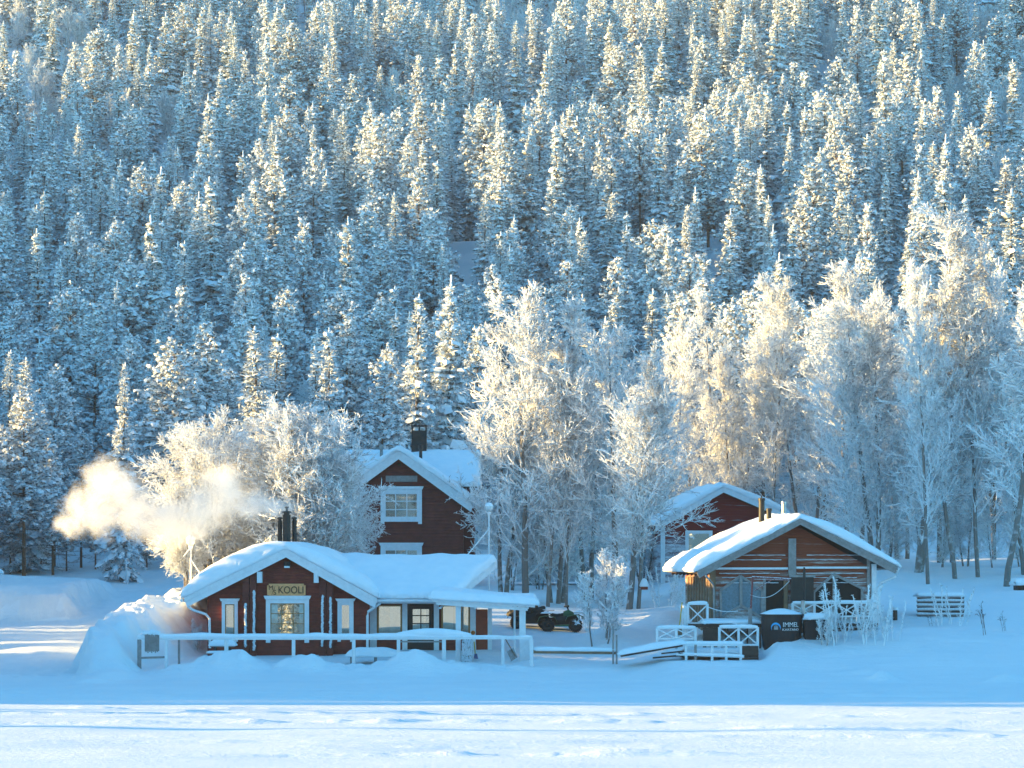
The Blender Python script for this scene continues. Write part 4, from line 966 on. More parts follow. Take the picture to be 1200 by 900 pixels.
# trim: corner posts, centre post, ledge, jambs
def tr_(px0, px1, py0, py1, y0, y1, m, name, lab=None, **k):
    mb = MB(); mb.box(LX(px0), LX(px1), y0, y1, LZ(py1), LZ(py0)); o = part(mb, name, m, sa, org, **k); return o
tr_(832, 839.5, 661, 755, .45, .63, 'tan', 'corner_post'); tr_(1027, 1032.5, 661, 755, .40, .60, 'white', 'corner_post'); tr_(1022, 1025.5, 652, 755, .50, .60, 'greywood', 'corner_post')
tr_(927, 936, 631, 674, .47, .59, 'greywood', 'centre_post')
mb = MB(); mb.box(LX(840), LX(926.5), .50, .60, LZ(667.5), LZ(665)); mb.box(LX(936.5), LX(1024), .50, .60, LZ(666.5), LZ(664)); part(mb, 'ledge', 'white', sa, org)
mb = MB()
for z_ in (LZ(672), LZ(677), LZ(683), LZ(656), LZ(650.5)):
    for x0_, x1_ in ((LX(838), LX(926)), (LX(937), LX(1022))):
        a = x0_ + U(0, .5); b_ = x1_ - U(0, .8); mb.tube([(a + (b_ - a) * t, .58, z_ + U(-.008, .008)) for t in np.linspace(0, 1, 20)], [U(.008, .022) for _ in range(20)], 5)
part(mb, 'ledge_frost', 'ice', sa, org)
def tr2(*a): return tr_(*a)
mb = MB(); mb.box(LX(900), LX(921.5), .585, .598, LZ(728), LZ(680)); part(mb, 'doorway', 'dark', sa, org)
tr_(921.5, 926.5, 678, 728, .50, .60, 'tan', 'door_jamb'); tr_(897, 900, 678, 728, .52, .60, 'greywood', 'door_jamb')
tr_(928.5, 956, 676, 707, .30, .38, 'blackpaint', 'black_board'); tr_(927, 958, 674, 676.5, .28, .42, 'greywood', 'board_cap')
def pointed(pxs, tops, bots, frame, pane, name):
    """window of two panes with a pointed head (and foot)"""
    f = MB(); y = .56; w = .10
    P = [(LX(pxs[0]), LZ(tops[0])), (LX(pxs[1]), LZ(tops[1])), (LX(pxs[2]), LZ(tops[2]))]; Q = [(LX(pxs[0]), LZ(bots[0])), (LX(pxs[1]), LZ(bots[1])), (LX(pxs[2]), LZ(bots[2]))]
    for a, b_ in ((P[0], P[1]), (P[1], P[2]), (Q[0], Q[1]), (Q[1], Q[2]), (P[0], Q[0]), (P[2], Q[2])): f.bar((a[0], y, a[1]), (b_[0], y, b_[1]), w, w * .9, up=(0, 1, 0))
    f.bar((P[1][0], y - .02, P[1][1]), (Q[1][0], y - .02, Q[1][1]), w * 1.2, w, up=(0, 1, 0))
    o = part(f, name, frame, sa, org)
    for k in (0, 1):
        g = MB(); v = [(P[k][0], y + .03, P[k][1]), (Q[k][0], y + .03, Q[k][1]), (Q[k + 1][0], y + .03, Q[k + 1][1]), (P[k + 1][0], y + .03, P[k + 1][1])]; g.poly(v); part(g, 'pane', pane, o, org)
        if pane == 'glass': g = MB(); g.poly([(a, .588, c) for a, b_, c in v]); part(g, 'pane_backing', 'dark', o, org)
    return o
pointed((846, 870, 895.5), (692, 675, 692), (724, 709.5, 724), 'greywood', 'frostglass', 'pointed_window')
pointed((958, 982, 1016), (694, 673, 690), (724, 724, 724), 'greywood', 'glass', 'pointed_window')
# flues on the sauna roof
for a, t_, bpy_, r_, yy, m_ in ((899, 584, 612, .13, 2.6, 'iron'), (910, 596, 606, .11, 3.4, 'iron'), (929.5, 588, 604, .10, 4.0, 'steel')):
    mb = MB(); s = (120 + yy) / 120; x_ = LX(938) + (a - 938) * PM * s + yy * math.sin(rz); zt = (CAMZ + (HY - t_) * (120 + yy) / F) - 1.58
    mb.lathe((x_, yy, 0), [(r_, 3.2), (r_, zt - .1), (r_ * 1.2, zt - .1), (r_ * 1.2, zt), (.01, zt + .03)], 14)
    if a == 899: mb.tube([(x_, yy, zt), (x_, yy, zt + .12)], .03, 6)
    part(mb, 'flue', m_, sa, org)
mb = MB(); mb.tube([(gl[0] + .35, -.02, gl[1] - .2), (gl[0] + .5, 0, gl[1] - .35), (LX(835), .35, LZ(684)), (LX(837), .4, LZ(690)), (LX(837.5), .4, LZ(740))], .05, 8); part(mb, 'downpipe', 'greywood', sa, org)
mb = MB(); mb.tube([(gr[0], 0, gr[1] - .15), (gr[0] - .05, .1, LZ(676)), (LX(1037), .45, LZ(684)), (LX(1034), .5, LZ(690)), (LX(1034), .5, LZ(740))], .06, 8); mb.tube([(gr[0] + .03, y_, gr[1] - .1) for y_ in (0, 3, 6.6)], .06, 8); part(mb, 'downpipe', 'white', sa, org)
# left side of the sauna: dark shutters and firewood
mb = MB()
for k in range(9): mb.box(xl - .06, xl - .02, .7 + k * .6, 1.05 + k * .6, -.2, 2.45)
part(mb, 'side_boards', 'tan', sa, org)

# barn
YR = 150.0; pm = YR / F
def BXf(px): return (px - 847) * pm
def BZf(py): return (678 - py) * pm
bn = thing('red_barn', 'red gabled outbuilding with frosted lower boards behind the sauna cabin', 'barn', (X(847, YR), YR, Zp(678, YR)), R(7))
xl, xr, xa = BXf(780), BXf(915), BXf(848); zel, zer, zap = BZf(614), BZf(606), BZf(577)
mb = MB(); boards(mb, left_edge, right_edge, -.6, zap, .42, .14, .018)
mb.prism([(xl + .02, -.6), (xr - .02, -.6), (xr - .02, zer - .05), (xa, zap - .06), (xl + .02, zel - .05)], .45, 7)
part(mb, 'wall', 'barn', bn, org)
gl, gla, gr = (BXf(767), BZf(615.5)), (BXf(848), BZf(570)), (BXf(924), BZf(602))
mb = MB()
for a, b_ in ((gl, gla), (gr, gla)):
    mb.hexa([(a[0], .03, a[1] - .1), (b_[0], .03, b_[1] - .1), (b_[0], 7.4, b_[1] - .1), (a[0], 7.4, a[1] - .1), (a[0], .03, a[1]), (b_[0], .03, b_[1]), (b_[0], 7.4, b_[1]), (a[0], 7.4, a[1])])
roof = part(mb, 'roof', 'darkwood', bn, org)
mb = MB()
for a, b_ in ((gl, gla), (gr, gla)): mb.hexa([(a[0], -.03, a[1] - .32), (b_[0], -.03, b_[1] - .32), (b_[0], .02, b_[1] - .32), (a[0], .02, a[1] - .32), (a[0], -.03, a[1]), (b_[0], -.03, b_[1]), (b_[0], .02, b_[1]), (a[0], .02, a[1])])
part(mb, 'bargeboard', 'white', roof, org)
part(gable_snow(gl[0] - .1, gl[1], gla[0], gla[1], gr[0] + .1, gr[1], -.06, 7.5, lambda u, v: .24 + .14 * np.abs(np.sin(u * np.pi * 2)), r=.3, edge=.7, seed=2), 'roof_snow', 'roof_snow', roof, org, smooth=True)
mb = MB(); mb.box(BXf(775), BXf(780), .38, .5, -.6, BZf(617)); part(mb, 'corner_post', 'white', bn, org)
window(bn, org, BXf(807), BXf(833), BZf(648), BZf(624.5), .40, 1, 1, fw=.14, casing='white', sash='white', hood=False, back='gold_backing')
# ------------------------------------------------------------------ things round the sauna
def xrail(name, label, segs, zlo, zhi, group, nb, snow=.05, name_mat='white'):
    """segs: (px0,y0,px1,y1) ; X braced bays between posts"""
    p0, p1 = segs; o_ = (p0[0], p0[1], zlo); t = thing(name, label, 'railing', o_, 0, group)
    P = [np.array([p0[0], p0[1]]) + (np.array([p1[0], p1[1]]) - np.array([p0[0], p0[1]])) * k / nb for k in range(nb + 1)]
    for a in P: mb = MB(); mb.box(a[0] - .05, a[0] + .05, a[1] - .05, a[1] + .05, zlo - .35, zhi + .02); part(mb, 'post', name_mat, t, o_, bevel=.01)
    mb = MB(); mb.bar((*P[0], zhi), (*P[-1], zhi), .11, .06); part(mb, 'top_rail', name_mat, t, o_)
    mb = MB(); mb.bar((*P[0], zlo + .05), (*P[-1], zlo + .05), .06, .07); part(mb, 'bottom_rail', name_mat, t, o_)
    for a, b_ in zip(P[:-1], P[1:]):
        mb = MB(); mb.bar((a[0], a[1] - .01, zlo + .06), (b_[0], b_[1] - .01, zhi - .03), .05, .07, up=(0, 1, 0)); mb.bar((a[0], a[1] + .02, zhi - .03), (b_[0], b_[1] + .02, zlo + .06), .05, .07, up=(0, 1, 0)); part(mb, 'cross_brace', name_mat, t, o_)
    mb = MB(); rail_snow(mb, (*P[0], zhi + .05), (*P[-1], zhi + .05), h=snow, seed=zhi * 3 + p0[0]); part(mb, 'snow_cap', 'roof_snow', t, o_, smooth=True)
    return t
G = 'cross-braced white railings round the sauna deck'
def seg(pa, ya, pb, yb_): return ((X(pa, ya), ya), (X(pb, yb_), yb_))
xrail('deck_fence', 'upper cross-braced railing at the left corner of the sauna deck', seg(806, 118.2, 829, 118.2), Zp(732, 118.2), Zp(708, 118.2), G, 1, .07)
xrail('deck_fence', 'short cross-braced railing running back along the left side of the sauna deck', seg(803, 118.2, 798, 120.2), Zp(734, 118.2), Zp(712, 118.2), G, 2, .06)
xrail('deck_fence', 'lowest left cross-braced railing standing at the top of the snowy ramp', seg(770, 115.6, 815, 115.6), Zp(750, 115.6), Zp(736, 115.6), G, 2, .07)
xrail('deck_fence', 'cross-braced railing directly left of the black hot tub', seg(843, 115.4, 888, 115.4), Zp(757, 115.4), Zp(735.5, 115.4), G, 2, .07)
xrail('deck_fence', 'long cross-braced railing right of the stove pipe under the pointed window', seg(929, 118.0, 1030, 118.6), Zp(724, 118), Zp(707, 118), G, 4, .06)
# lower landing stage and its snowy ramp
yd = 114.6; o_ = (X(835, yd), yd, .8)
dk = thing('landing_stage', 'low snow-covered wooden landing stage with open rails below the sauna deck', 'landing', o_)
mb = MB(); mb.box(X(800, yd), X(889, yd), 114.7, 117.6, Zp(771, yd), Zp(767, yd)); mb.box(X(869, 114.6), X(889, 114.6), 114.62, 114.7, Zp(768, yd), Zp(757, yd)); mb.box(X(869, 114.6), X(889, 114.6), 114.6, 114.68, Zp(773, yd), Zp(770.5, yd)); part(mb, 'platform', 'darkwood', dk, o_)
mb = MB(); mb.bar((X(800, yd), yd, Zp(756, yd)), (X(869, yd), yd, Zp(756, yd)), .09, .09); mb.bar((X(792, yd), yd, Zp(767, yd)), (X(872, yd), yd, Zp(770, yd)), .07, .07); part(mb, 'rail', 'white', dk, o_)
for a in (804, 815, 834.5, 851, 868): mb = MB(); mb.box(X(a - 1.5, yd), X(a + 1.5, yd), yd - .05, yd + .05, .4, Zp(755, yd)); part(mb, 'post', 'white' if a != 815 else 'greywood', dk, o_)
mb = MB(); rail_snow(mb, (X(800, yd), yd, Zp(753.5, yd)), (X(871, yd), yd, Zp(753.5, yd)), h=.085, seed=4); rail_snow(mb, (X(800, yd), yd, Zp(766, yd)), (X(872, yd), yd, Zp(769, yd)), h=.07, seed=14)
pf = lambda u, v: P3(X(801, yd) + (X(888, yd) - X(801, yd)) * u, 114.9 + 2.6 * v, Zp(767, yd) + 0 * u)
part(mb, 'snow_cap', 'roof_snow', dk, o_, smooth=True)
part(snow_patch(pf, .22, 16, 12, r=.3, edge=.5, seed=21), 'floor_snow', 'roof_snow', dk, o_, smooth=True)
o_ = (X(775, yd), yd, .7); rp = thing('ramp', 'narrow snow-covered wooden ramp sloping down left from the landing stage', 'ramp', o_)
mb = MB(); mb.hexa([(X(728, yd), yd, Zp(770, yd)), (X(803, yd), yd, Zp(757, yd)), (X(803, yd), 115.5, Zp(757, yd)), (X(728, yd), 115.5, Zp(770, yd)), (X(728, yd), yd, Zp(768, yd)), (X(803, yd), yd, Zp(754.5, yd)), (X(803, yd), 115.5, Zp(754.5, yd)), (X(728, yd), 115.5, Zp(768, yd))])
part(mb, 'planks', 'darkwood', rp, o_)
mb = MB(); mb.bar((X(765, yd), yd + .05, Zp(771, yd)), (X(800, yd), yd + .05, Zp(768, yd)), .05, .07); mb.bar((X(775, yd), yd + .05, Zp(766, yd)), (X(802, yd), yd + .05, Zp(763, yd)), .05, .06); part(mb, 'beam', 'darkwood', rp, o_)
pf = lambda u, v: P3(X(726, yd) + (X(803, yd) - X(726, yd)) * u, 114.5 + 1.1 * v, Zp(768, yd) + (Zp(755, yd) - Zp(768, yd)) * u)
part(snow_patch(pf, lambda u, v: .24 + 0 * u, 30, 10, r=.3, edge=.35, bulge=.06, rough=.012, seed=31), 'snow_cap', 'roof_snow', rp, o_, smooth=True)
# upper deck with its dark underside
yd = 117.2; o_ = (X(870, yd), yd, 1.3); dk = thing('sauna_deck', 'raised wooden deck before the sauna doorway with snow on its boards', 'deck', o_)
mb = MB(); mb.box(X(808, yd), X(892, yd), yd, 120.0, Zp(735, yd), Zp(731, yd)); mb.box(X(892.2, yd), X(1032, yd), 118.1, 120.2, Zp(735, yd), Zp(731, yd))
for a in np.linspace(826, 890, 6): mb.box(X(a - 2, yd), X(a + 2, yd), yd + .1, yd + .2, .7, Zp(735.1, yd))
part(mb, 'floor', 'darkwood', dk, o_)
mb = MB(); mb.box(X(824, yd), X(843, yd), yd + .02, yd + .06, Zp(757, yd), Zp(735.2, yd))  # dark boards stand in for the shaded gap and lattice below the floor
for k in range(5): mb.box(X(893 + k * 26, 118.2), X(916 + k * 26, 118.2), 118.2, 118.25, 1.0, Zp(735.2, 118.2))
part(mb, 'shade_skirt', 'darkwood', dk, o_)
pf = lambda u, v: P3(X(824, yd) + (X(892, yd) - X(824, yd)) * u, yd - .05 + 2.3 * v, Zp(731, yd) + 0 * u)
part(snow_patch(pf, .16, 22, 12, r=.3, edge=.4, bulge=.05, seed=17), 'floor_snow', 'roof_snow', dk, o_, smooth=True)
# reddish pipe frame with a hanging chain
yd = 116.9; o_ = (X(880, yd), yd, 1.6); fr = thing('pipe_frame', 'reddish frosted pipe frame standing between the left pointed window and the doorway', 'frame', o_)
mb = MB(); mb.box(X(877, yd), X(881.5, yd), yd, yd + .1, 1.3, Zp(712, yd)); part(mb, 'base_post', 'greywood', fr, o_)
mb = MB(); mb.tube([(X(880, yd), yd, Zp(713, yd)), (X(882, yd), yd, Zp(676, yd))], .04, 8); part(mb, 'upright', 'redmetal', fr, o_)
mb = MB(); mb.tube([(X(881, yd), yd, Zp(676, yd)), (X(927, yd), yd, Zp(678.5, yd))], .032, 8); mb.tube([(X(882, yd), yd, Zp(679, yd)), (X(926, yd), yd + .3, Zp(680, yd))], .02, 6); mb.tube([(X(884, yd), yd, Zp(692, yd)), (X(904, yd), yd, Zp(680, yd))], .018, 6); part(mb, 'crossbar', 'redmetal', fr, o_)
mb = MB(); t = np.linspace(0, 1, 20); mb.tube([(X(879 + 46 * a, yd), yd, Zp(697 - 16 * a, yd) - .35 * math.sin(math.pi * a)) for a in t], .012, 5); mb.tube([(X(829 + 36 * a, yd), yd, Zp(711 + 5 * a, yd) - .1 * math.sin(math.pi * a)) for a in t], .018, 5); part(mb, 'string', 'ice', fr, o_)
# hot tub
yt = 116.4; o_ = (X(916, yt), yt, 1.3); ht = thing('hot_tub', 'black round hot tub with snow on its lid and white lettering on its side', 'hot tub', o_)
zt = Zp(721, yt); zb = 1.25; mb = MB(); rt_ = .87; n8 = 20
prof = [(.70, zb - .2), (.78, zb), (rt_ * .96, zt - .5), (rt_ * .97, zt)]
mb.lathe((o_[0], yt, 0), prof, 40); mb.lathe((o_[0], yt, 0), [(rt_ * .97, zt - .01), (rt_ * 1.05, zt - .01), (rt_ * 1.05, zt + .05), (.01, zt + .06)], 40)
part(mb, 'tub_shell', 'tub', ht, o_, smooth=False)
mb = MB(); nr, na = 9, 36; rr = np.linspace(0, 1, nr); v = []
for i in range(nr):
    for j in range(na):
        a = 2 * math.pi * j / na; rad = rr[i] * rt_ * (1.0 + .04 * math.sin(a * 5)); hh = zt + .05 + .24 * (1 - rr[i] ** 2.2) + float(vn(math.cos(a) * 2 * rr[i] + 4, math.sin(a) * 2 * rr[i] + 9, 2)) * .08
        v.append((o_[0] + rad * math.cos(a), yt + rad * math.sin(a), hh))
mb.add(v, [(i * na + j, i * na + (j + 1) % na, (i + 1) * na + (j + 1) % na, (i + 1) * na + j) for i in range(nr - 1) for j in range(na)]); part(mb, 'snow_cap', 'roof_snow', ht, o_, smooth=True)
def wrap(o, r0, dx=0):     # bend flat print round the tub
    me = o.data; 
def on_tub(me_obj, cx):
    for v in me_obj.data.vertices:
        x_, y_, z_ = me_obj.matrix_basis @ v.co
        a = x_ / (rt_ * .975); v.co = (math.sin(a) * (rt_ * .975 - (y_)), -math.cos(a) * (rt_ * .975 - y_), z_)
    me_obj.matrix_basis = Matrix.Identity(4); me_obj.location = (0, 0, 0)
for s, cx, cz, wd in (('IMMEL', .30, Zp(732.3, 115.6), .70), ('KARTANO', .30, Zp(738.0, 115.6), .74)):
    q = text(s, .2, .004, M['white_print'], (cx + .02, -.012, cz - o_[2]), ht, width=wd, scale=(1, 1.05 if s == 'IMMEL' else .82, 1))
    bpy.context.view_layer.update(); on_tub(q, cx)
def arc(name, m, cx, cz, r0, r1, a0, a1, n, yy):
    mb = MB(); v = []; 
    for k in range(n + 1):
        a = a0 + (a1 - a0) * k / n
        for r_ in (r0 if not callable(r0) else r0(k / n), r1): x_ = (cx + r_ * math.cos(a)) / (rt_ * .975); rd = rt_ * .975 - yy; v.append((math.sin(x_) * rd, -math.cos(x_) * rd, cz + r_ * math.sin(a)))
    mb.add(v, [(2 * k, 2 * k + 1, 2 * k + 3, 2 * k + 2) for k in range(n)]); return mb.obj(name, M[m], ht)
ex = -.32; cz = Zp(735.5, 115.6) - o_[2]
arc('emblem', 'blue_print', ex, cz, lambda t: .20 - .075 * math.sin(math.pi * t), .205, -.15 * math.pi, 1.18 * math.pi, 30, -.012)
for dx, h_ in ((-.07, .12), (-.03, .16), (.02, .14), (.06, .17), (.10, .10)):
    mb = MB(); v = []
    for x_, z_ in ((dx - .03, -.10), (dx + .03, -.10), (dx + .008, -.10 + h_ + .08), (dx - .008, -.10 + h_ + .08)): a = (ex + x_ * .8) / (rt_ * .975); rd = rt_ * .975 + .014; v.append((math.sin(a) * rd, -math.cos(a) * rd, cz + z_ * .8))
    mb.add(v, [(0, 1, 2, 3)]); mb.obj('emblem_tree', M['grey_print'], ht)
# stove box and pipe beside the tub
o_ = (X(957, 116.2), 116.2, 1.3); st = thing('tub_heater', 'dark snow-topped box with a tall thin flue right of the black hot tub', 'heater', o_)
mb = MB(); mb.box(X(942.5, 116.2), X(974, 116.2), 116.0, 116.9, 1.1, Zp(727, 116.2)); mb.box(X(942, 116.2), X(975, 116.2), 115.96, 116.94, Zp(727, 116.2), Zp(725.8, 116.2)); part(mb, 'box', 'tub', st, o_, bevel=.02)
pf = lambda u, v: P3(X(941, 116.2) + 1.15 * u, 115.95 + 1.0 * v, Zp(726, 116.2) + 0 * u)
part(snow_patch(pf, .27, 16, 12, r=.35, edge=.3, bulge=.04, seed=41), 'snow_cap', 'roof_snow', st, o_, smooth=True)
mb = MB(); mb.lathe((X(942.5, 117), 117.0, 0), [(.05, Zp(704, 117)), (.055, Zp(670, 117)), (.04, Zp(669, 117)), (.04, Zp(665, 117)), (.005, Zp(664.6, 117))], 12); f_ = part(mb, 'flue', 'iron', st, o_)
mb = MB(); mb.lathe((X(941, 117), 117.0, 0), [(.085, Zp(724, 117)), (.085, Zp(704, 117)), (.05, Zp(703.5, 117))], 12); part(mb, 'flue_base', 'steel', st, o_)
# shovel with yellow handle leaning left of the deck
o_ = (X(797, 118.4), 118.4, 1.3); sv = thing('yellow_shovel', 'yellow handled shovel leaning on the left end of the sauna deck railing', 'shovel', o_)
mb = MB(); mb.tube([(X(799.5, 118.4), 118.5, Zp(706, 118.4)), (X(796, 118.4), 118.2, Zp(733, 118.4))], .025, 8); part(mb, 'handle', 'yellow', sv, o_)
mb = MB(); mb.hexa([(X(794, 118.4), 118.1, Zp(744, 118.4)), (X(799, 118.4), 118.1, Zp(744, 118.4)), (X(799, 118.4), 118.16, Zp(744, 118.4)), (X(794, 118.4), 118.16, Zp(744, 118.4)), (X(794, 118.4), 118.2, Zp(732, 118.4)), (X(798.5, 118.4), 118.2, Zp(732, 118.4)), (X(798.5, 118.4), 118.25, Zp(732, 118.4)), (X(794, 118.4), 118.25, Zp(732, 118.4))]); part(mb, 'blade', 'tan', sv, o_)
# frosted slatted rack in the snow field
yr = 124.0; o_ = (X(1098, yr), yr, 2.0); rk = thing('slatted_rack', 'frosted slatted firewood rack half buried in the snow right of the sauna cabin', 'rack', o_)
for k, a in enumerate((1077, 1103, 1128)): mb = MB(); mb.box(X(a - 1.8, yr), X(a + 1.8, yr), yr, yr + .12, 1.6, Zp(697, yr)); part(mb, 'post', 'darkwood', rk, o_)
for k in range(5): z_ = Zp(720 - k * 5.2, yr); mb = MB(); mb.bar((X(1074, yr), yr - .03, z_), (X(1130, yr), yr - .03, z_), .05, .10); part(mb, 'slat', 'greywood', rk, o_); mb = MB(); rail_snow(mb, (X(1074, yr), yr - .05, z_ + .05), (X(1130, yr), yr - .05, z_ + .05), h=.05, seed=k * 7); part(mb, 'snow_cap', 'ice', rk, o_, smooth=True)
mb = MB(); mb.box(X(1079, yr), X(1127, yr), yr + .14, yr + .8, 1.6, Zp(700, yr)); part(mb, 'firewood', 'darkwood', rk, o_)
pf = lambda u, v: P3(X(1075, yr) + 2.05 * u, yr - .1 + 1.0 * v, Zp(699, yr) + 0 * u)
part(snow_patch(pf, .18, 20, 10, r=.2, edge=.3, seed=51), 'snow_cap', 'roof_snow', rk, o_, smooth=True)
o_ = (X(1049, 122.5), 122.5, 1.9); pt = thing('stub_post', 'short dark snow-capped post between the sauna cabin and the slatted rack', 'post', o_)
mb = MB(); mb.lathe((o_[0], 122.5, 0), [(.10, 1.5), (.10, Zp(714, 122.5)), (.02, Zp(713, 122.5))], 12); part(mb, 'stub', 'darkwood', pt, o_)
mb = MB(); mb.lathe((o_[0], 122.5, 0), [(.12, Zp(715, 122.5)), (.14, Zp(713, 122.5)), (.10, Zp(711.5, 122.5)), (.01, Zp(711, 122.5))], 12); part(mb, 'snow_cap', 'roof_snow', pt, o_, smooth=True)
yq = 134; o_ = (X(1203, yq), yq, 3.2); bx = thing('barbecue_hut', 'small dark slatted hut under a thick snow cap at the right edge', 'hut', o_)
mb = MB(); mb.box(X(1192, yq), X(1220, yq), yq, yq + 1.0, 2.9, Zp(685, yq))
for k in range(4): mb.box(X(1191.6, yq), X(1220, yq), yq - .04, yq - .003, 3.15 + k * .14, 3.24 + k * .14)
part(mb, 'walls', 'darkwood', bx, o_)
pf = lambda u, v: P3(X(1189, yq) + 1.35 * u, yq - .15 + 1.3 * v, Zp(686, yq) + 0 * u)
part(snow_patch(pf, .36, 16, 12, r=.25, edge=.5, bulge=.05, seed=61), 'snow_cap', 'roof_snow', bx, o_, smooth=True)

# ------------------------------------------------------------------ lamps
def lamp(px, Y, ztop, zbase, label, brace, r_=.21, rod=None):
    o_ = (X(px, Y), Y, zbase); t = thing('globe_lamp', label, 'lamp', o_, 0, None)
    mb = MB(); mb.tube([(o_[0], Y, zbase), (o_[0], Y, ztop - r_)], .035, 8); mb.lathe((o_[0], Y, ztop - r_ * 1.25), [(.05, -.08), (.10, 0), (.12, .06)], 12); part(mb, 'pole', 'white', t, o_)
    mb = MB(); prof = [(r_ * math.cos(a), r_ * math.sin(a)) for a in np.linspace(-1.4, 1.5, 10)]; mb.lathe((o_[0], Y, ztop), prof, 18); part(mb, 'globe', 'globe', t, o_, smooth=True)
    mb = MB(); prof = [(r_ * 1.04 * math.cos(a), r_ * 1.04 * math.sin(a) + .04) for a in np.linspace(.1, 1.55, 8)]; mb.lathe((o_[0], Y, ztop), prof, 18); part(mb, 'snow_cap', 'roof_snow', t, o_, smooth=True)
    for q in brace: mb = MB(); mb.tube(q, .03, 6); part(mb, 'brace', 'white', t, o_)
    return t
y_ = 126.0
lamp(223.5, y_, Zp(634, y_), Zp(760, y_), 'white globe lamp with snow cap above the left eave of the long cabin', [[(X(223.5, y_), y_, Zp(655, y_)), (X(236, y_), y_ - .1, Zp(674, y_))], [(X(223, y_), y_, Zp(642, y_)), (X(215, y_), y_, Zp(652, y_))]])
y_ = 128.0
lamp(573, y_, Zp(595, y_), Zp(710, y_), 'globe lamp heaped with snow above the right end of the long cabin roof', [[(X(573, y_), y_, Zp(620, y_)), (X(548, y_), y_ - .3, Zp(650, y_))]], r_=.19)
y_ = 158.0
t_ = lamp(-1, y_, Zp(673, y_), gz(X(-1, y_), y_) - .2, 'globe lamp at the left edge beside the ploughed road', [], r_=.26)
y_ = 165.0; o_ = (X(149.5, y_), y_, gz(X(149.5, y_), y_)); t_ = thing('street_lamp', 'pale two-armed lamp post by the road at the edge of the dark wood', 'lamp', o_)
mb = MB(); mb.tube([(o_[0], y_, o_[2] - .2), (X(147.5, y_), y_, Zp(654, y_))], .05, 8); part(mb, 'pole', 'white', t_, o_)
for a in (143.5, 151): mb = MB(); mb.tube([(X(147.5, y_), y_, Zp(655, y_)), (X(a, y_), y_, Zp(653, y_))], .03, 6); mb.lathe((X(a, y_), y_, Zp(652, y_)), [(.05, -.1), (.13, 0), (.14, .15), (.08, .24), (.01, .28)], 10); part(mb, 'lantern', 'white', t_, o_)
# bird feeder on the birch right of the thick trunk
y_ = 132.5; o_ = (X(755, y_), y_, Zp(690, y_)); t_ = thing('bird_feeder', 'little red bird feeder under a snow cap on the birch between the cabins', 'bird feeder', o_)
mb = MB(); mb.box(o_[0] - .16, o_[0] + .16, y_ - .12, y_ + .12, Zp(691, y_), Zp(687, y_)); mb.box(o_[0] - .06, o_[0] + .06, y_ - .14, y_ - .12, Zp(690.3, y_), Zp(688.2, y_), 0); part(mb, 'house', 'door_red', t_, o_)
mb = MB(); mb.lathe((o_[0], y_, Zp(687, y_)), [(.2, -.02), (.23, .04), (.17, .2), (.10, .34), (.01, .38)], 12); part(mb, 'snow_cap', 'roof_snow', t_, o_, smooth=True)
mb = MB(); mb.bar((o_[0], y_ + .1, Zp(689, y_)), (X(748.5, y_), 133, Zp(688, y_)), .04, .04); part(mb, 'bracket', 'darkwood', t_, o_)

# ------------------------------------------------------------------ vehicles
def wheel(par, x, y, z, r_, w, org, rim='steel'):
    mb = MB(); pr = [(r_ * .62, -w / 2), (r_ * .92, -w / 2), (r_, -w * .3), (r_, w * .3), (r_ * .92, w / 2), (r_ * .62, w / 2)]
    n = 22
    def ring(prof): return [(x + a * math.cos(2 * math.pi * j / n), y + b_, z + a * math.sin(2 * math.pi * j / n)) for a, b_ in prof for j in range(n)]
    mb.add(ring(pr), [(i * n + j, i * n + (j + 1) % n, (i + 1) * n + (j + 1) % n, (i + 1) * n + j) for i in range(len(pr) - 1) for j in range(n)])
    for k in range(n): a = 2 * math.pi * k / n; mb.box(x + r_ * math.cos(a) - .02, x + r_ * math.cos(a) + .02, y - w * .45, y + w * .45, z + r_ * math.sin(a) - .02, z + r_ * math.sin(a) + .02)
    o = part(mb, 'wheel', 'rubber', par, org, smooth=False)
    mb = MB(); pr = [(r_ * .62, -w * .38), (r_ * .3, -w * .2), (r_ * .12, -w * .42), (.001, -w * .42)]
    mb.add(ring(pr), [(i * n + j, i * n + (j + 1) % n, (i + 1) * n + (j + 1) % n, (i + 1) * n + j) for i in range(len(pr) - 1) for j in range(n)]); part(mb, 'rim', rim, o, org)
def loft(mb, secs, mi=0):
    """closed body through cross-sections; each: x, list of (y,z)"""
    n = len(secs[0][1]); v = [(x, a, b_) for x, pr in secs for a, b_ in pr]
    mb.add(v, [(i * n + j, i * n + (j + 1) % n, (i + 1) * n + (j + 1) % n, (i + 1) * n + j) for i in range(len(secs) - 1) for j in range(n)], mi=mi)
    mb.poly(v[:n][::-1], mi); mb.poly(v[-n:], mi)
def sec(x, hw, z0, z1, y, c=.75): return (x, [(y - hw, z0), (y + hw, z0), (y + hw, z0 + (z1 - z0) * .6), (y + hw * c, z1), (y - hw * c, z1), (y - hw, z0 + (z1 - z0) * .6)])
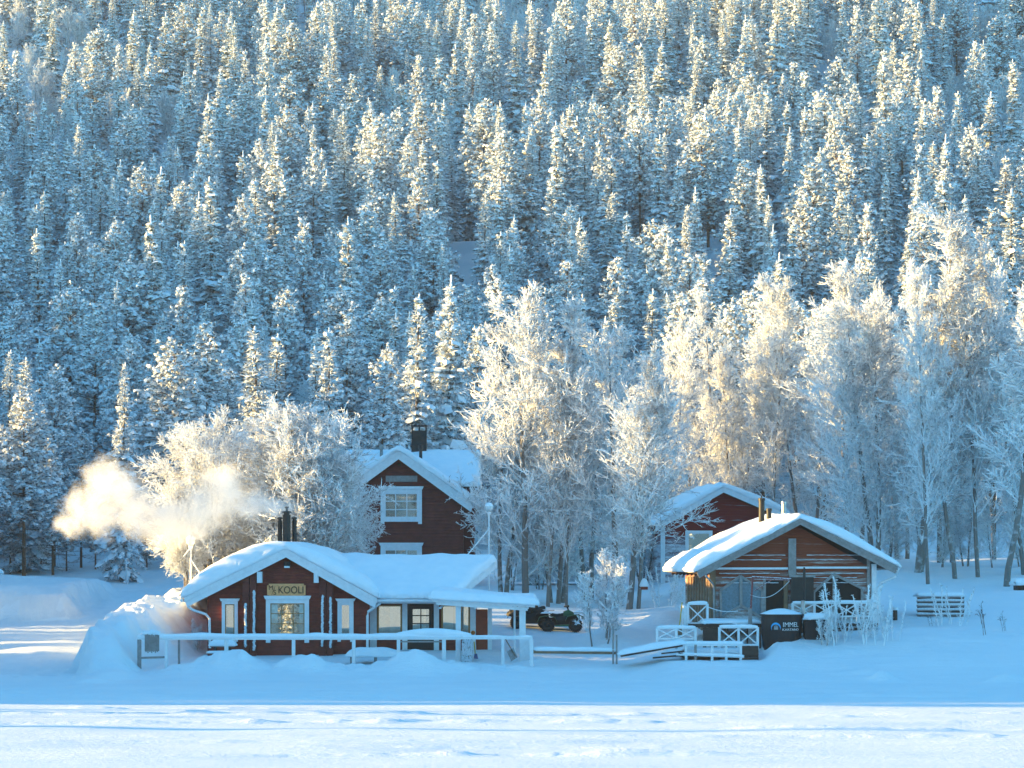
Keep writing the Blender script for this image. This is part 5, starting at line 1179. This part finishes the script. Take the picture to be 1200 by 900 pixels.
def atv(px, Y, label, col, s=1.0, cargo=False):
    x = X(px, Y); z = gz(x, Y) - .06; o_ = (x, Y, z); t = thing('quad_bike', label, 'quad bike', o_, 0, 'quad bikes parked on the snow')
    for dx in (-.62, .62):
        for dy in (-.38, .38): wheel(t, x + dx * s, Y + dy, z + .29, .30, .24, o_, 'blackpaint')
    mb = MB(); loft(mb, [sec(x - .75 * s, .2, z + .35, z + .60, Y), sec(x - .2 * s, .24, z + .28, z + .66, Y), sec(x + .3 * s, .24, z + .28, z + .72, Y), sec(x + .8 * s, .22, z + .38, z + .78, Y)]); part(mb, 'body', 'blackpaint', t, o_, bevel=.02)
    mb = MB()      # arched fenders
    for c_, zz in ((-.62, .60), (.62, .64)):
        for sy in (-1, 1):
            pts_ = [(x + (c_ + dx) * s, z + zz + dz) for dx, dz in ((-.45, -.14), (-.36, .06), (-.1, .12), (.14, .12), (.34, .04), (.42, -.16))]
            for (a, b_), (c2, d2) in zip(pts_[:-1], pts_[1:]): mb.hexa([(a, Y + sy * .22, b_ - .03), (c2, Y + sy * .22, d2 - .03), (c2, Y + sy * .56, d2 - .03), (a, Y + sy * .56, b_ - .03), (a, Y + sy * .22, b_), (c2, Y + sy * .22, d2), (c2, Y + sy * .56, d2), (a, Y + sy * .56, b_)])
    mb.hexa([(x - .28 * s, Y - .5, z + .24), (x + .3 * s, Y - .5, z + .24), (x + .3 * s, Y + .5, z + .24), (x - .28 * s, Y + .5, z + .24), (x - .32 * s, Y - .48, z + .30), (x + .36 * s, Y - .48, z + .34), (x + .36 * s, Y + .48, z + .34), (x - .32 * s, Y + .48, z + .30)])
    part(mb, 'fender', col, t, o_)
    mb = MB(); loft(mb, [sec(x - .5 * s, .14, z + .66, z + .84, Y), sec(x - .2 * s, .17, z + .64, z + .80, Y), sec(x + .1 * s, .13, z + .66, z + .84, Y)]); part(mb, 'seat', 'rubber', t, o_, bevel=.03)
    mb = MB(); loft(mb, [sec(x + .08 * s, .15, z + .66, z + .90, Y), sec(x + .3 * s, .17, z + .68, z + .98, Y), sec(x + .55 * s, .15, z + .68, z + .86, Y)]); part(mb, 'tank', col, t, o_, bevel=.02)
    mb = MB(); mb.tube([(x + .36 * s, Y, z + .85), (x + .25 * s, Y, z + 1.10)], .035, 8); mb.tube([(x + .12 * s, Y - .36, z + 1.12), (x + .26 * s, Y - .18, z + 1.13), (x + .26 * s, Y + .18, z + 1.13), (x + .12 * s, Y + .36, z + 1.12)], .022, 8); mb.box(x + .22 * s, x + .34 * s, Y - .08, Y + .08, z + 1.08, z + 1.18); part(mb, 'handlebar', 'rubber', t, o_)
    for c_, zz in ((-.68, .80), (.78, .84)):
        mb = MB()
        for k in range(5): yy = Y - .36 + k * .18; mb.tube([(x + (c_ - .26) * s, yy, z + zz), (x + (c_ + .26) * s, yy, z + zz)], .014, 6)
        for dx in (-.26, .26): mb.tube([(x + (c_ + dx) * s, Y - .38, z + zz), (x + (c_ + dx) * s, Y + .38, z + zz)], .016, 6)
        r_ = part(mb, 'rack', 'iron', t, o_)
        pf = lambda u, v: P3(x + (c_ - .24 + .48 * u) * s, Y - .34 + .68 * v, z + zz + .01 + 0 * u)
        part(snow_patch(pf, .07 if not cargo else .02, 8, 8, r=.1, edge=.3, bulge=.01, rough=.006), 'snow_cap', 'roof_snow', r_, o_, smooth=True)
    mb = MB(); mb.lathe((x + .98 * s, Y, z + .62), [(.01, -.08), (.09, -.06), (.09, .06), (.01, .08)], 10); part(mb, 'headlight', 'globe', t, o_)
    if cargo:
        mb = MB(); n = 26; clumps(mb, np.stack([x + U(-.85, .5, n) * s, Y + U(-.35, .35, n), z + U(.55, .95, n)], 1), rng.normal(0, 1, (n, 3)), U(.12, .28, n), U(.12, .25, n), U(.08, .16, n), ICO1, 0, .25); part(mb, 'load', 'blackpaint', t, o_)
atv(658, 127.0, 'green and black quad bike with snow on its rack, parked right of the verandah', 'green_paint')
atv(622, 127.6, 'black quad bike under a heaped dark load behind the verandah post', 'blackpaint', 1.0, True)
# car under the birches
Yc = 152.0; xc = X(655, Yc); zc = Zp(688, Yc); o_ = (xc, Yc, zc); car = thing('parked_car', 'pale frosted estate car parked behind the birches between the cabins', 'car', o_)
L = 2.2
prof = [(-2.25, .42), (-2.2, .80), (-1.95, .92), (-1.15, .98), (-.55, 1.42), (1.3, 1.46), (1.95, 1.02), (2.2, .92), (2.25, .42)]
mb = MB(); v = []
for sy, inset in ((-.85, .0), (-.8, .0), (.8, 0), (.85, 0)): pass
def carsec(x, zt, hw, ht): return (xc + x, [(Yc - hw, zc + .30), (Yc + hw, zc + .30), (Yc + hw, zc + .78), (Yc + ht, zc + zt), (Yc - ht, zc + zt), (Yc - hw, zc + .78)])
loft(mb, [carsec(-2.25, .80, .72, .66), carsec(-2.1, .88, .84, .76), carsec(-1.2, .95, .87, .78), carsec(-.5, 1.40, .87, .62), carsec(.3, 1.46, .87, .64), carsec(1.4, 1.42, .87, .62), carsec(2.0, 1.0, .85, .72), carsec(2.2, .85, .74, .68)])
part(mb, 'body', 'car', car, o_, bevel=.05)
mb = MB()
for x0, x1, x2_, x3 in ((-.95, -.42, -.02, -.02), (.04, .04, .62, .62), (.68, .68, 1.3, 1.75)): mb.hexa([(xc + x0, Yc - .885, zc + .86), (xc + x3, Yc - .885, zc + .86), (xc + x3, Yc - .80, zc + .86), (xc + x0, Yc - .80, zc + .86), (xc + x1, Yc - .70, zc + 1.30), (xc + x2_, Yc - .70, zc + 1.30), (xc + x2_, Yc - .62, zc + 1.30), (xc + x1, Yc - .62, zc + 1.30)])
part(mb, 'side_window', 'frostglass', car, o_)
for dx in (-1.35, 1.35):
    for dy in (-.80, .80): wheel(car, xc + dx, Yc + dy, zc + .32, .33, .2, o_)
for dy in (-.6, .6): mb = MB(); mb.box(xc - 2.27, xc - 2.2, Yc + dy - .15, Yc + dy + .15, zc + .62, zc + .76); part(mb, 'headlight', 'globe', car, o_)
pf = lambda u, v: P3(xc - .6 + 2.2 * u, Yc - .68 + 1.36 * v, zc + 1.42 + .05 * np.sin(u * 3.1))
part(snow_patch(pf, .26, 20, 12, r=.3, edge=.4, seed=71), 'snow_cap', 'roof_snow', car, o_, smooth=True)
pf = lambda u, v: P3(xc - 2.1 + 1.3 * u, Yc - .72 + 1.44 * v, zc + .88 + .12 * u)
part(snow_patch(pf, .16, 16, 12, r=.25, edge=.4, seed=73), 'snow_cap', 'roof_snow', car, o_, smooth=True)

# ------------------------------------------------------------------ shore trees and shrubs
def near(px, Y, top, meshes, hp, name, label, cat, group=None, wide=1.0, rz=None):
    x = X(px, Y); z = gz(x, Y); h = Zp(top, Y) - z
    return tree(name, meshes, x, Y, h, hp, label, cat, group, wide=wide, rz=rz)
GB = 'tall frosted birches round the cabins'
for px, Y, top, k, wd, lab in (
    (617, 135.5, 330, 0, 1.35, 'tallest birch of the group between the cabins, rising above the quad bikes'),
    (642, 134, 395, 4, 1.1, 'slim birch whose bare trunk rises behind the green quad bike'),
    (664, 134.3, 402, 1, .8, 'slender birch with bare trunk just right of the green quad bike'),
    (585, 136.5, 405, 5, 1.3, 'frosted birch leaning over the right end of the long cabin roof'),
    (650, 137, 352, 2, 1.1, 'full-crowned frosted birch between the two slender bare-trunked ones'),
    (690, 139, 385, 5, 1.25, 'many-stemmed frosted birch left of the thick dark trunk'),
    (728, 133.2, 368, 3, 1.3, 'frosted birch with the thickest darkest trunk between the cabins'),
    (748, 133, 405, 1, 1.15, 'birch that carries the red bird feeder'),
    (770, 160, 380, 2, 1.0, 'frosted birch beyond the left wall of the red outbuilding'),
    (815, 163, 362, 0, .95, 'frosted birch behind the left slope of the red outbuilding'),
    (860, 166, 335, 2, .9, 'frosted birch rising behind the ridge of the red outbuilding'),
    (903, 164, 322, 1, 1.1, 'frosted birch behind the black flues of the sauna roof'),
    (952, 165, 320, 2, 1.0, 'frosted birch behind the ridge of the sauna roof'),
    (1000, 158, 345, 3, 1.1, 'wide frosted birch behind the right slope of the sauna roof'),
    (1032, 147, 300, 5, 1.2, 'many-stemmed tall birch left of the tallest one beyond the sauna'),
    (1064, 144, 243, 5, 1.3, 'tallest birch at the right, its crown rising just beyond the sauna eave'),
    (1087, 139.5, 300, 1, .85, 'first thin bare trunk right of the sauna cabin'),
    (1118, 141.5, 310, 4, 1.2, 'second thin bare trunk right of the sauna cabin'),
    (1146, 142, 268, 1, .9, 'third trunk right of the sauna cabin, straight and dark'),
    (1181, 137.5, 262, 4, 1.4, 'trunk nearest the small hut at the right edge'),
    (1205, 143, 240, 2, .9, 'frosted birch cut by the right edge behind the small hut'),
    (1105, 157, 300, 3, 1.0, 'frosted birch in the second row right of the sauna'),
    (1165, 160, 300, 0, .9, 'frosted birch in the second row near the right edge'),
    (1060, 162, 330, 3, .9, 'lower frosted birch behind the tallest right-hand birch'),
    (1235, 150, 290, 0, 1.0, 'frosted birch just beyond the right edge')):
    near(px, Y, top, NB[k], 12, 'shore_birch', lab, 'birch', GB, wd)
for i_, (px, Y, top, k, wd, wh) in enumerate(((1040, 149, 545, 2, 1.3, 'just right of the sauna eave'), (1078, 153, 560, 0, 1.5, 'behind the first two bare trunks right of the sauna'), (1102, 149, 590, 5, 1.4, 'between the second bare trunk and the slatted rack'), (1133, 154, 555, 2, 1.4, 'behind the slatted rack and its weeds'), (1163, 150, 585, 0, 1.5, 'between the two rightmost bare trunks'), (1196, 152, 560, 2, 1.3, 'behind the small hut at the right edge'),
    (632, 148, 600, 2, 1.4, 'left of the pale car'), (682, 150, 575, 5, 1.4, 'right of the pale car'), (716, 148, 590, 0, 1.5, 'behind the thickest dark trunk'), (752, 154, 560, 2, 1.4, 'left of the red outbuilding roof'), (598, 147, 570, 5, 1.2, 'behind the globe lamp at the end of the long cabin'))):
    near(px, Y, top, NB[k], 12, 'young_birch', 'young frosted birch ' + wh, 'birch', 'young frosted birches under the tall ones', wd)
for px, Y, top, k, wd, lab in ((243, 131, 478, 0, 1.0, 'broad sunlit frosted tree behind the left eave of the long cabin'), (355, 130.5, 466, 1, 1.1, 'broad rounded frosted tree behind the flues of the long cabin'), (394, 133, 524, 0, .8, 'broad frosted tree spreading before the left side of the tall red house'), (303, 134, 492, 1, 1.0, 'broad frosted tree between the two rounded ones behind the long cabin'), (222, 129.5, 560, 1, .9, 'low frosted tree beside the globe lamp left of the long cabin')):
    near(px, Y, top, BU[k], 8, 'broad_tree', lab, 'tree', 'broad frosted trees behind the long cabin', wd)
for px, Y, top, k, wd, lab in ((28, 168, 452, 1, 1.15, 'large snow-laden pine at the left edge by the road'), (-25, 165, 500, 3, 1.2, 'snow-laden pine half cut by the left edge'), (62, 172, 512, 0, 1.1, 'snow-laden pine second from the left edge by the road'), (205, 176, 395, 1, 1.25, 'broad sunlit pine above the chimney smoke'), (95, 178, 500, 3, 1.0, 'dark pine with bare lower trunk behind the smoke'), (262, 180, 430, 0, 1.2, 'snow-laden pine behind the broad frosted trees'), (445, 180, 420, 2, 1.2, 'snow-laden pine rising behind the tall red house')):
    near(px, Y, top, PIN[k], 12, 'snowy_pine', lab, 'pine', 'large snow-laden pines at the foot of the hill', wd)
for px, Y, top, k, wd, lab in ((12, 174, 585, 1, 1.5, 'dark young pine under the large pine at the left edge'), (48, 176, 592, 0, 1.6, 'dark young pine between the two large left-edge pines'), (78, 175, 600, 3, 1.6, 'dark young pine left of the two-armed lamp post'), (112, 177, 595, 1, 1.6, 'dark young pine in the shade under the smoke'), (172, 178, 600, 2, 1.8, 'dark young pine just right of the two-armed lamp post'), (196, 180, 590, 0, 1.6, 'dark young pine left of the snow-capped globe lamp'), (-8, 176, 600, 3, 1.6, 'dark young pine cut by the left edge')):
    near(px, Y, top, PIN[k], 12, 'young_pine', lab, 'pine', 'young dark pines under the big trees at the left', wd)
for px, Y, top, k, wd, lab in ((143, 166, 424, 0, .9, 'pointed snow-white spruce with sunlit top above the smoke'), (385, 178, 385, 2, 1.0, 'heavy snow-laden spruce left of the tall red house'), (525, 185, 325, 4, 1.0, 'tall snow-laden spruce right above the dark chimney'), (487, 183, 345, 2, .95, 'tall snow-laden spruce left above the dark chimney')):
    near(px, Y, top, SPR[k], 12, 'snowy_spruce', lab, 'spruce', 'large snow-laden spruces at the foot of the hill', wd)
SHR = proto(birch(3.4, 4, .75, n1=56, n2=6, n3=5, up=1.1, twig=.018, start=.12, thick=.04, sm=.6, shape='round'), 'shrub', [M['frost']], [M['birch_bark']])
WEED = proto(birch(2.2, 8, .16, n1=70, n2=3, n3=2, up=2.2, twig=.008, start=.1, thick=.016, sm=.26, shape='cone'), 'weed', [M['frost']], [M['frost']])
THIN = proto(birch(2.0, 3, .45, n1=9, n2=2, n3=1, up=1.6, twig=.011, start=.3, thick=.02, shape='cone'), 'thin_shrub', [M['bark']], [M['bark']])
for px, Y, top, base, me, hp, wd, lab in ((706, 121, 640, None, SHR, 3.4, 1.0, 'snow-plastered shrub standing alone between the cabins'), (967, 115.3, 710, None, SHR, 3.4, .8, 'frosted shrub sprawling in front of the tub heater'),
    (1000, 115.8, 672, None, WEED, 2.2, 1.5, 'tallest frosted weeds before the right pointed window'), (1022, 116, 688, None, WEED, 2.2, 1.5, 'frosted weeds before the right corner of the sauna'), (1040, 116.3, 695, None, WEED, 2.2, 1.3, 'frosted weeds right of the sauna corner'), (985, 115.8, 700, None, WEED, 2.2, 1.2, 'frosted weeds left of the tallest clump by the sauna'),
    (1118, 121, 680, None, WEED, 2.2, 1.6, 'dense dark-stemmed weeds beside the slatted rack'), (1095, 121, 712, None, THIN, 2.0, 1.2, 'short thin twigs before the slatted rack'), (1158, 117, 700, None, THIN, 2.0, 1.1, 'bare thin sapling in the snow field at the right'), (1180, 118, 712, None, THIN, 2.0, 1.0, 'leaning bare twig near the right edge'),
    (212, 124, 690, None, SHR, 3.4, .9, 'frosted shrub beside the left wall of the long cabin'), (232, 121.8, 722, None, SHR, 3.4, .8, 'low frosted shrub behind the downpipe of the long cabin'), (780, 133, 655, None, WEED, 2.2, 1.5, 'frosted weeds under the left corner of the red outbuilding'), (800, 131, 668, None, WEED, 2.2, 1.4, 'low frosted weeds left of the sauna roof edge')):
    near(px, Y, top, me, hp, 'frosted_shrub' if me is SHR else ('frosted_weeds' if me is WEED else 'bare_sapling'), lab, 'shrub' if me is SHR else ('weeds' if me is WEED else 'sapling'), None, wd)['kind'] = 'thing'

# ------------------------------------------------------------------ smoke from the flue
m = bpy.data.materials.new('smoke'); m.use_nodes = True; nt = m.node_tree; nt.nodes.clear()
out = nt.nodes.new('ShaderNodeOutputMaterial'); pv = nt.nodes.new('ShaderNodeVolumePrincipled'); nt.links.new(pv.outputs[0], out.inputs['Volume'])
pv.inputs['Color'].default_value = (.95, .94, .93, 1); pv.inputs['Anisotropy'].default_value = 0
geo = nt.nodes.new('ShaderNodeNewGeometry')
nn = nt.nodes.new('ShaderNodeTexNoise'); nn.inputs['Scale'].default_value = .85; nn.inputs['Detail'].default_value = 6; nn.inputs['Roughness'].default_value = .6; nt.links.new(geo.outputs['Position'], nn.inputs['Vector'])
va_ = nt.nodes.new('ShaderNodeVectorMath'); va_.operation = 'MULTIPLY_ADD'; nt.links.new(nn.outputs[1], va_.inputs[0]); va_.inputs[1].default_value = (2.0, 2.0, 2.0); va_.inputs[2].default_value = (-1, -1, -1)
vb_ = nt.nodes.new('ShaderNodeVectorMath'); vb_.operation = 'ADD'; nt.links.new(geo.outputs['Position'], vb_.inputs[0]); nt.links.new(va_.outputs[0], vb_.inputs[1])
acc = None
for px, py, r_ in ((334, 598, .4), (326, 595, .6), (314, 592, .7), (298, 590, .8), (277, 583, .95), (262, 568, .95), (258, 590, 1.0), (232, 603, 1.15), (208, 612, 1.2), (184, 608, 1.25), (160, 600, 1.3), (138, 578, 1.3), (124, 560, .9), (118, 598, 1.2), (98, 596, 1.0), (88, 612, .8)):
    c = (X(px, 124), 124 + .3 * math.sin(px), Zp(py, 124))
    dn = nt.nodes.new('ShaderNodeVectorMath'); dn.operation = 'DISTANCE'; nt.links.new(vb_.outputs[0], dn.inputs[0]); dn.inputs[1].default_value = c
    f = math_(nt, 'SUBTRACT', 1.0, math_(nt, 'DIVIDE', dn.outputs['Value'], r_))
    acc = f if acc is None else math_(nt, 'MAXIMUM', acc, f)
mr = nt.nodes.new('ShaderNodeMapRange'); nt.links.new(acc, mr.inputs[0]); mr.inputs[1].default_value = -.22; mr.inputs[2].default_value = .95; mr.inputs[3].default_value = 0; mr.inputs[4].default_value = 3.4; mr.interpolation_type = 'SMOOTHSTEP'
n3_ = nt.nodes.new('ShaderNodeTexNoise'); n3_.inputs['Scale'].default_value = 1.5; n3_.inputs['Detail'].default_value = 6; n3_.inputs['Roughness'].default_value = .65; nt.links.new(vb_.outputs[0], n3_.inputs['Vector'])
m3_ = nt.nodes.new('ShaderNodeMapRange'); nt.links.new(n3_.outputs[0], m3_.inputs[0]); m3_.inputs[1].default_value = .36; m3_.inputs[2].default_value = .66
nt.links.new(math_(nt, 'MULTIPLY', mr.outputs[0], m3_.outputs[0]), pv.inputs['Density'])
mb = MB(); mb.box(X(50, 124), X(350, 124), 121.9, 126.1, Zp(655, 124), Zp(525, 124))
sm = mb.obj('smoke', m); tag(sm, 'warm white smoke drifting left from the flue of the long cabin', 'smoke', kind='stuff')
# ------------------------------------------------------------------ camera, light, render
cam = bpy.data.cameras.new('camera'); co = bpy.data.objects.new('camera', cam); COL.objects.link(co)
cam.lens = 100; cam.sensor_width = 36; cam.shift_y = 200 / 1200; cam.clip_start = 1; cam.clip_end = 3000
co.location = (0, 0, CAMZ); co.rotation_euler = (math.pi / 2, 0, 0); S.camera = co
w = bpy.data.worlds.new('World'); S.world = w; w.use_nodes = True; nt = w.node_tree
bg = nt.nodes['Background']; sky = nt.nodes.new('ShaderNodeTexSky'); sky.sky_type = 'NISHITA'; sky.sun_disc = False
sky.sun_elevation = R(SUN_EL); sky.sun_rotation = R(SKY_ROT); sky.ozone_density = 3.4; sky.air_density = 1.0; sky.dust_density = .3
tint = nt.nodes.new('ShaderNodeMix'); tint.data_type = 'RGBA'; tint.blend_type = 'MULTIPLY'; tint.inputs[0].default_value = 1; tint.inputs[7].default_value = (.60, 1.12, 1.10, 1)
nt.links.new(sky.outputs[0], tint.inputs[6]); nt.links.new(tint.outputs[2], bg.inputs[0]); bg.inputs[1].default_value = .15
sun = bpy.data.lights.new('sun', 'SUN'); so = bpy.data.objects.new('sun', sun); COL.objects.link(so)
sun.energy = 5.0; sun.angle = R(.5); sun.color = (1.0, .66, .23)
d = Vector((math.cos(R(SUN_AZ)) * math.cos(R(SUN_EL)), math.sin(R(SUN_AZ)) * math.cos(R(SUN_EL)), -math.sin(R(SUN_EL))))
so.rotation_euler = d.to_track_quat('-Z', 'Y').to_euler()
S.view_settings.view_transform = 'Standard'; S.view_settings.look = 'None'; S.view_settings.gamma = 1; S.view_settings.exposure = EXPO
S.cycles.max_bounces = 5; S.cycles.diffuse_bounces = 3; S.cycles.glossy_bounces = 2; S.cycles.transparent_max_bounces = 8; S.cycles.transmission_bounces = 2; S.cycles.volume_bounces = 4
S.cycles.use_denoising = True; S.cycles.denoiser = 'OPENIMAGEDENOISE'; S.cycles.denoising_input_passes = 'RGB_ALBEDO_NORMAL'; S.cycles.sample_clamp_indirect = 6
S.cycles.volume_step_rate = 1.0

m = bpy.data.materials.new('haze'); m.use_nodes = True; nt = m.node_tree; nt.nodes.clear()
out = nt.nodes.new('ShaderNodeOutputMaterial'); pv = nt.nodes.new('ShaderNodeVolumePrincipled'); nt.links.new(pv.outputs[0], out.inputs['Volume'])
pv.inputs['Color'].default_value = (.85, .93, 1, 1); pv.inputs['Density'].default_value = .00010; pv.inputs['Anisotropy'].default_value = .2
mb = MB(); mb.box(-440, 440, -460, 580, -2, 210); tag(mb.obj('haze', m), kind='stuff')
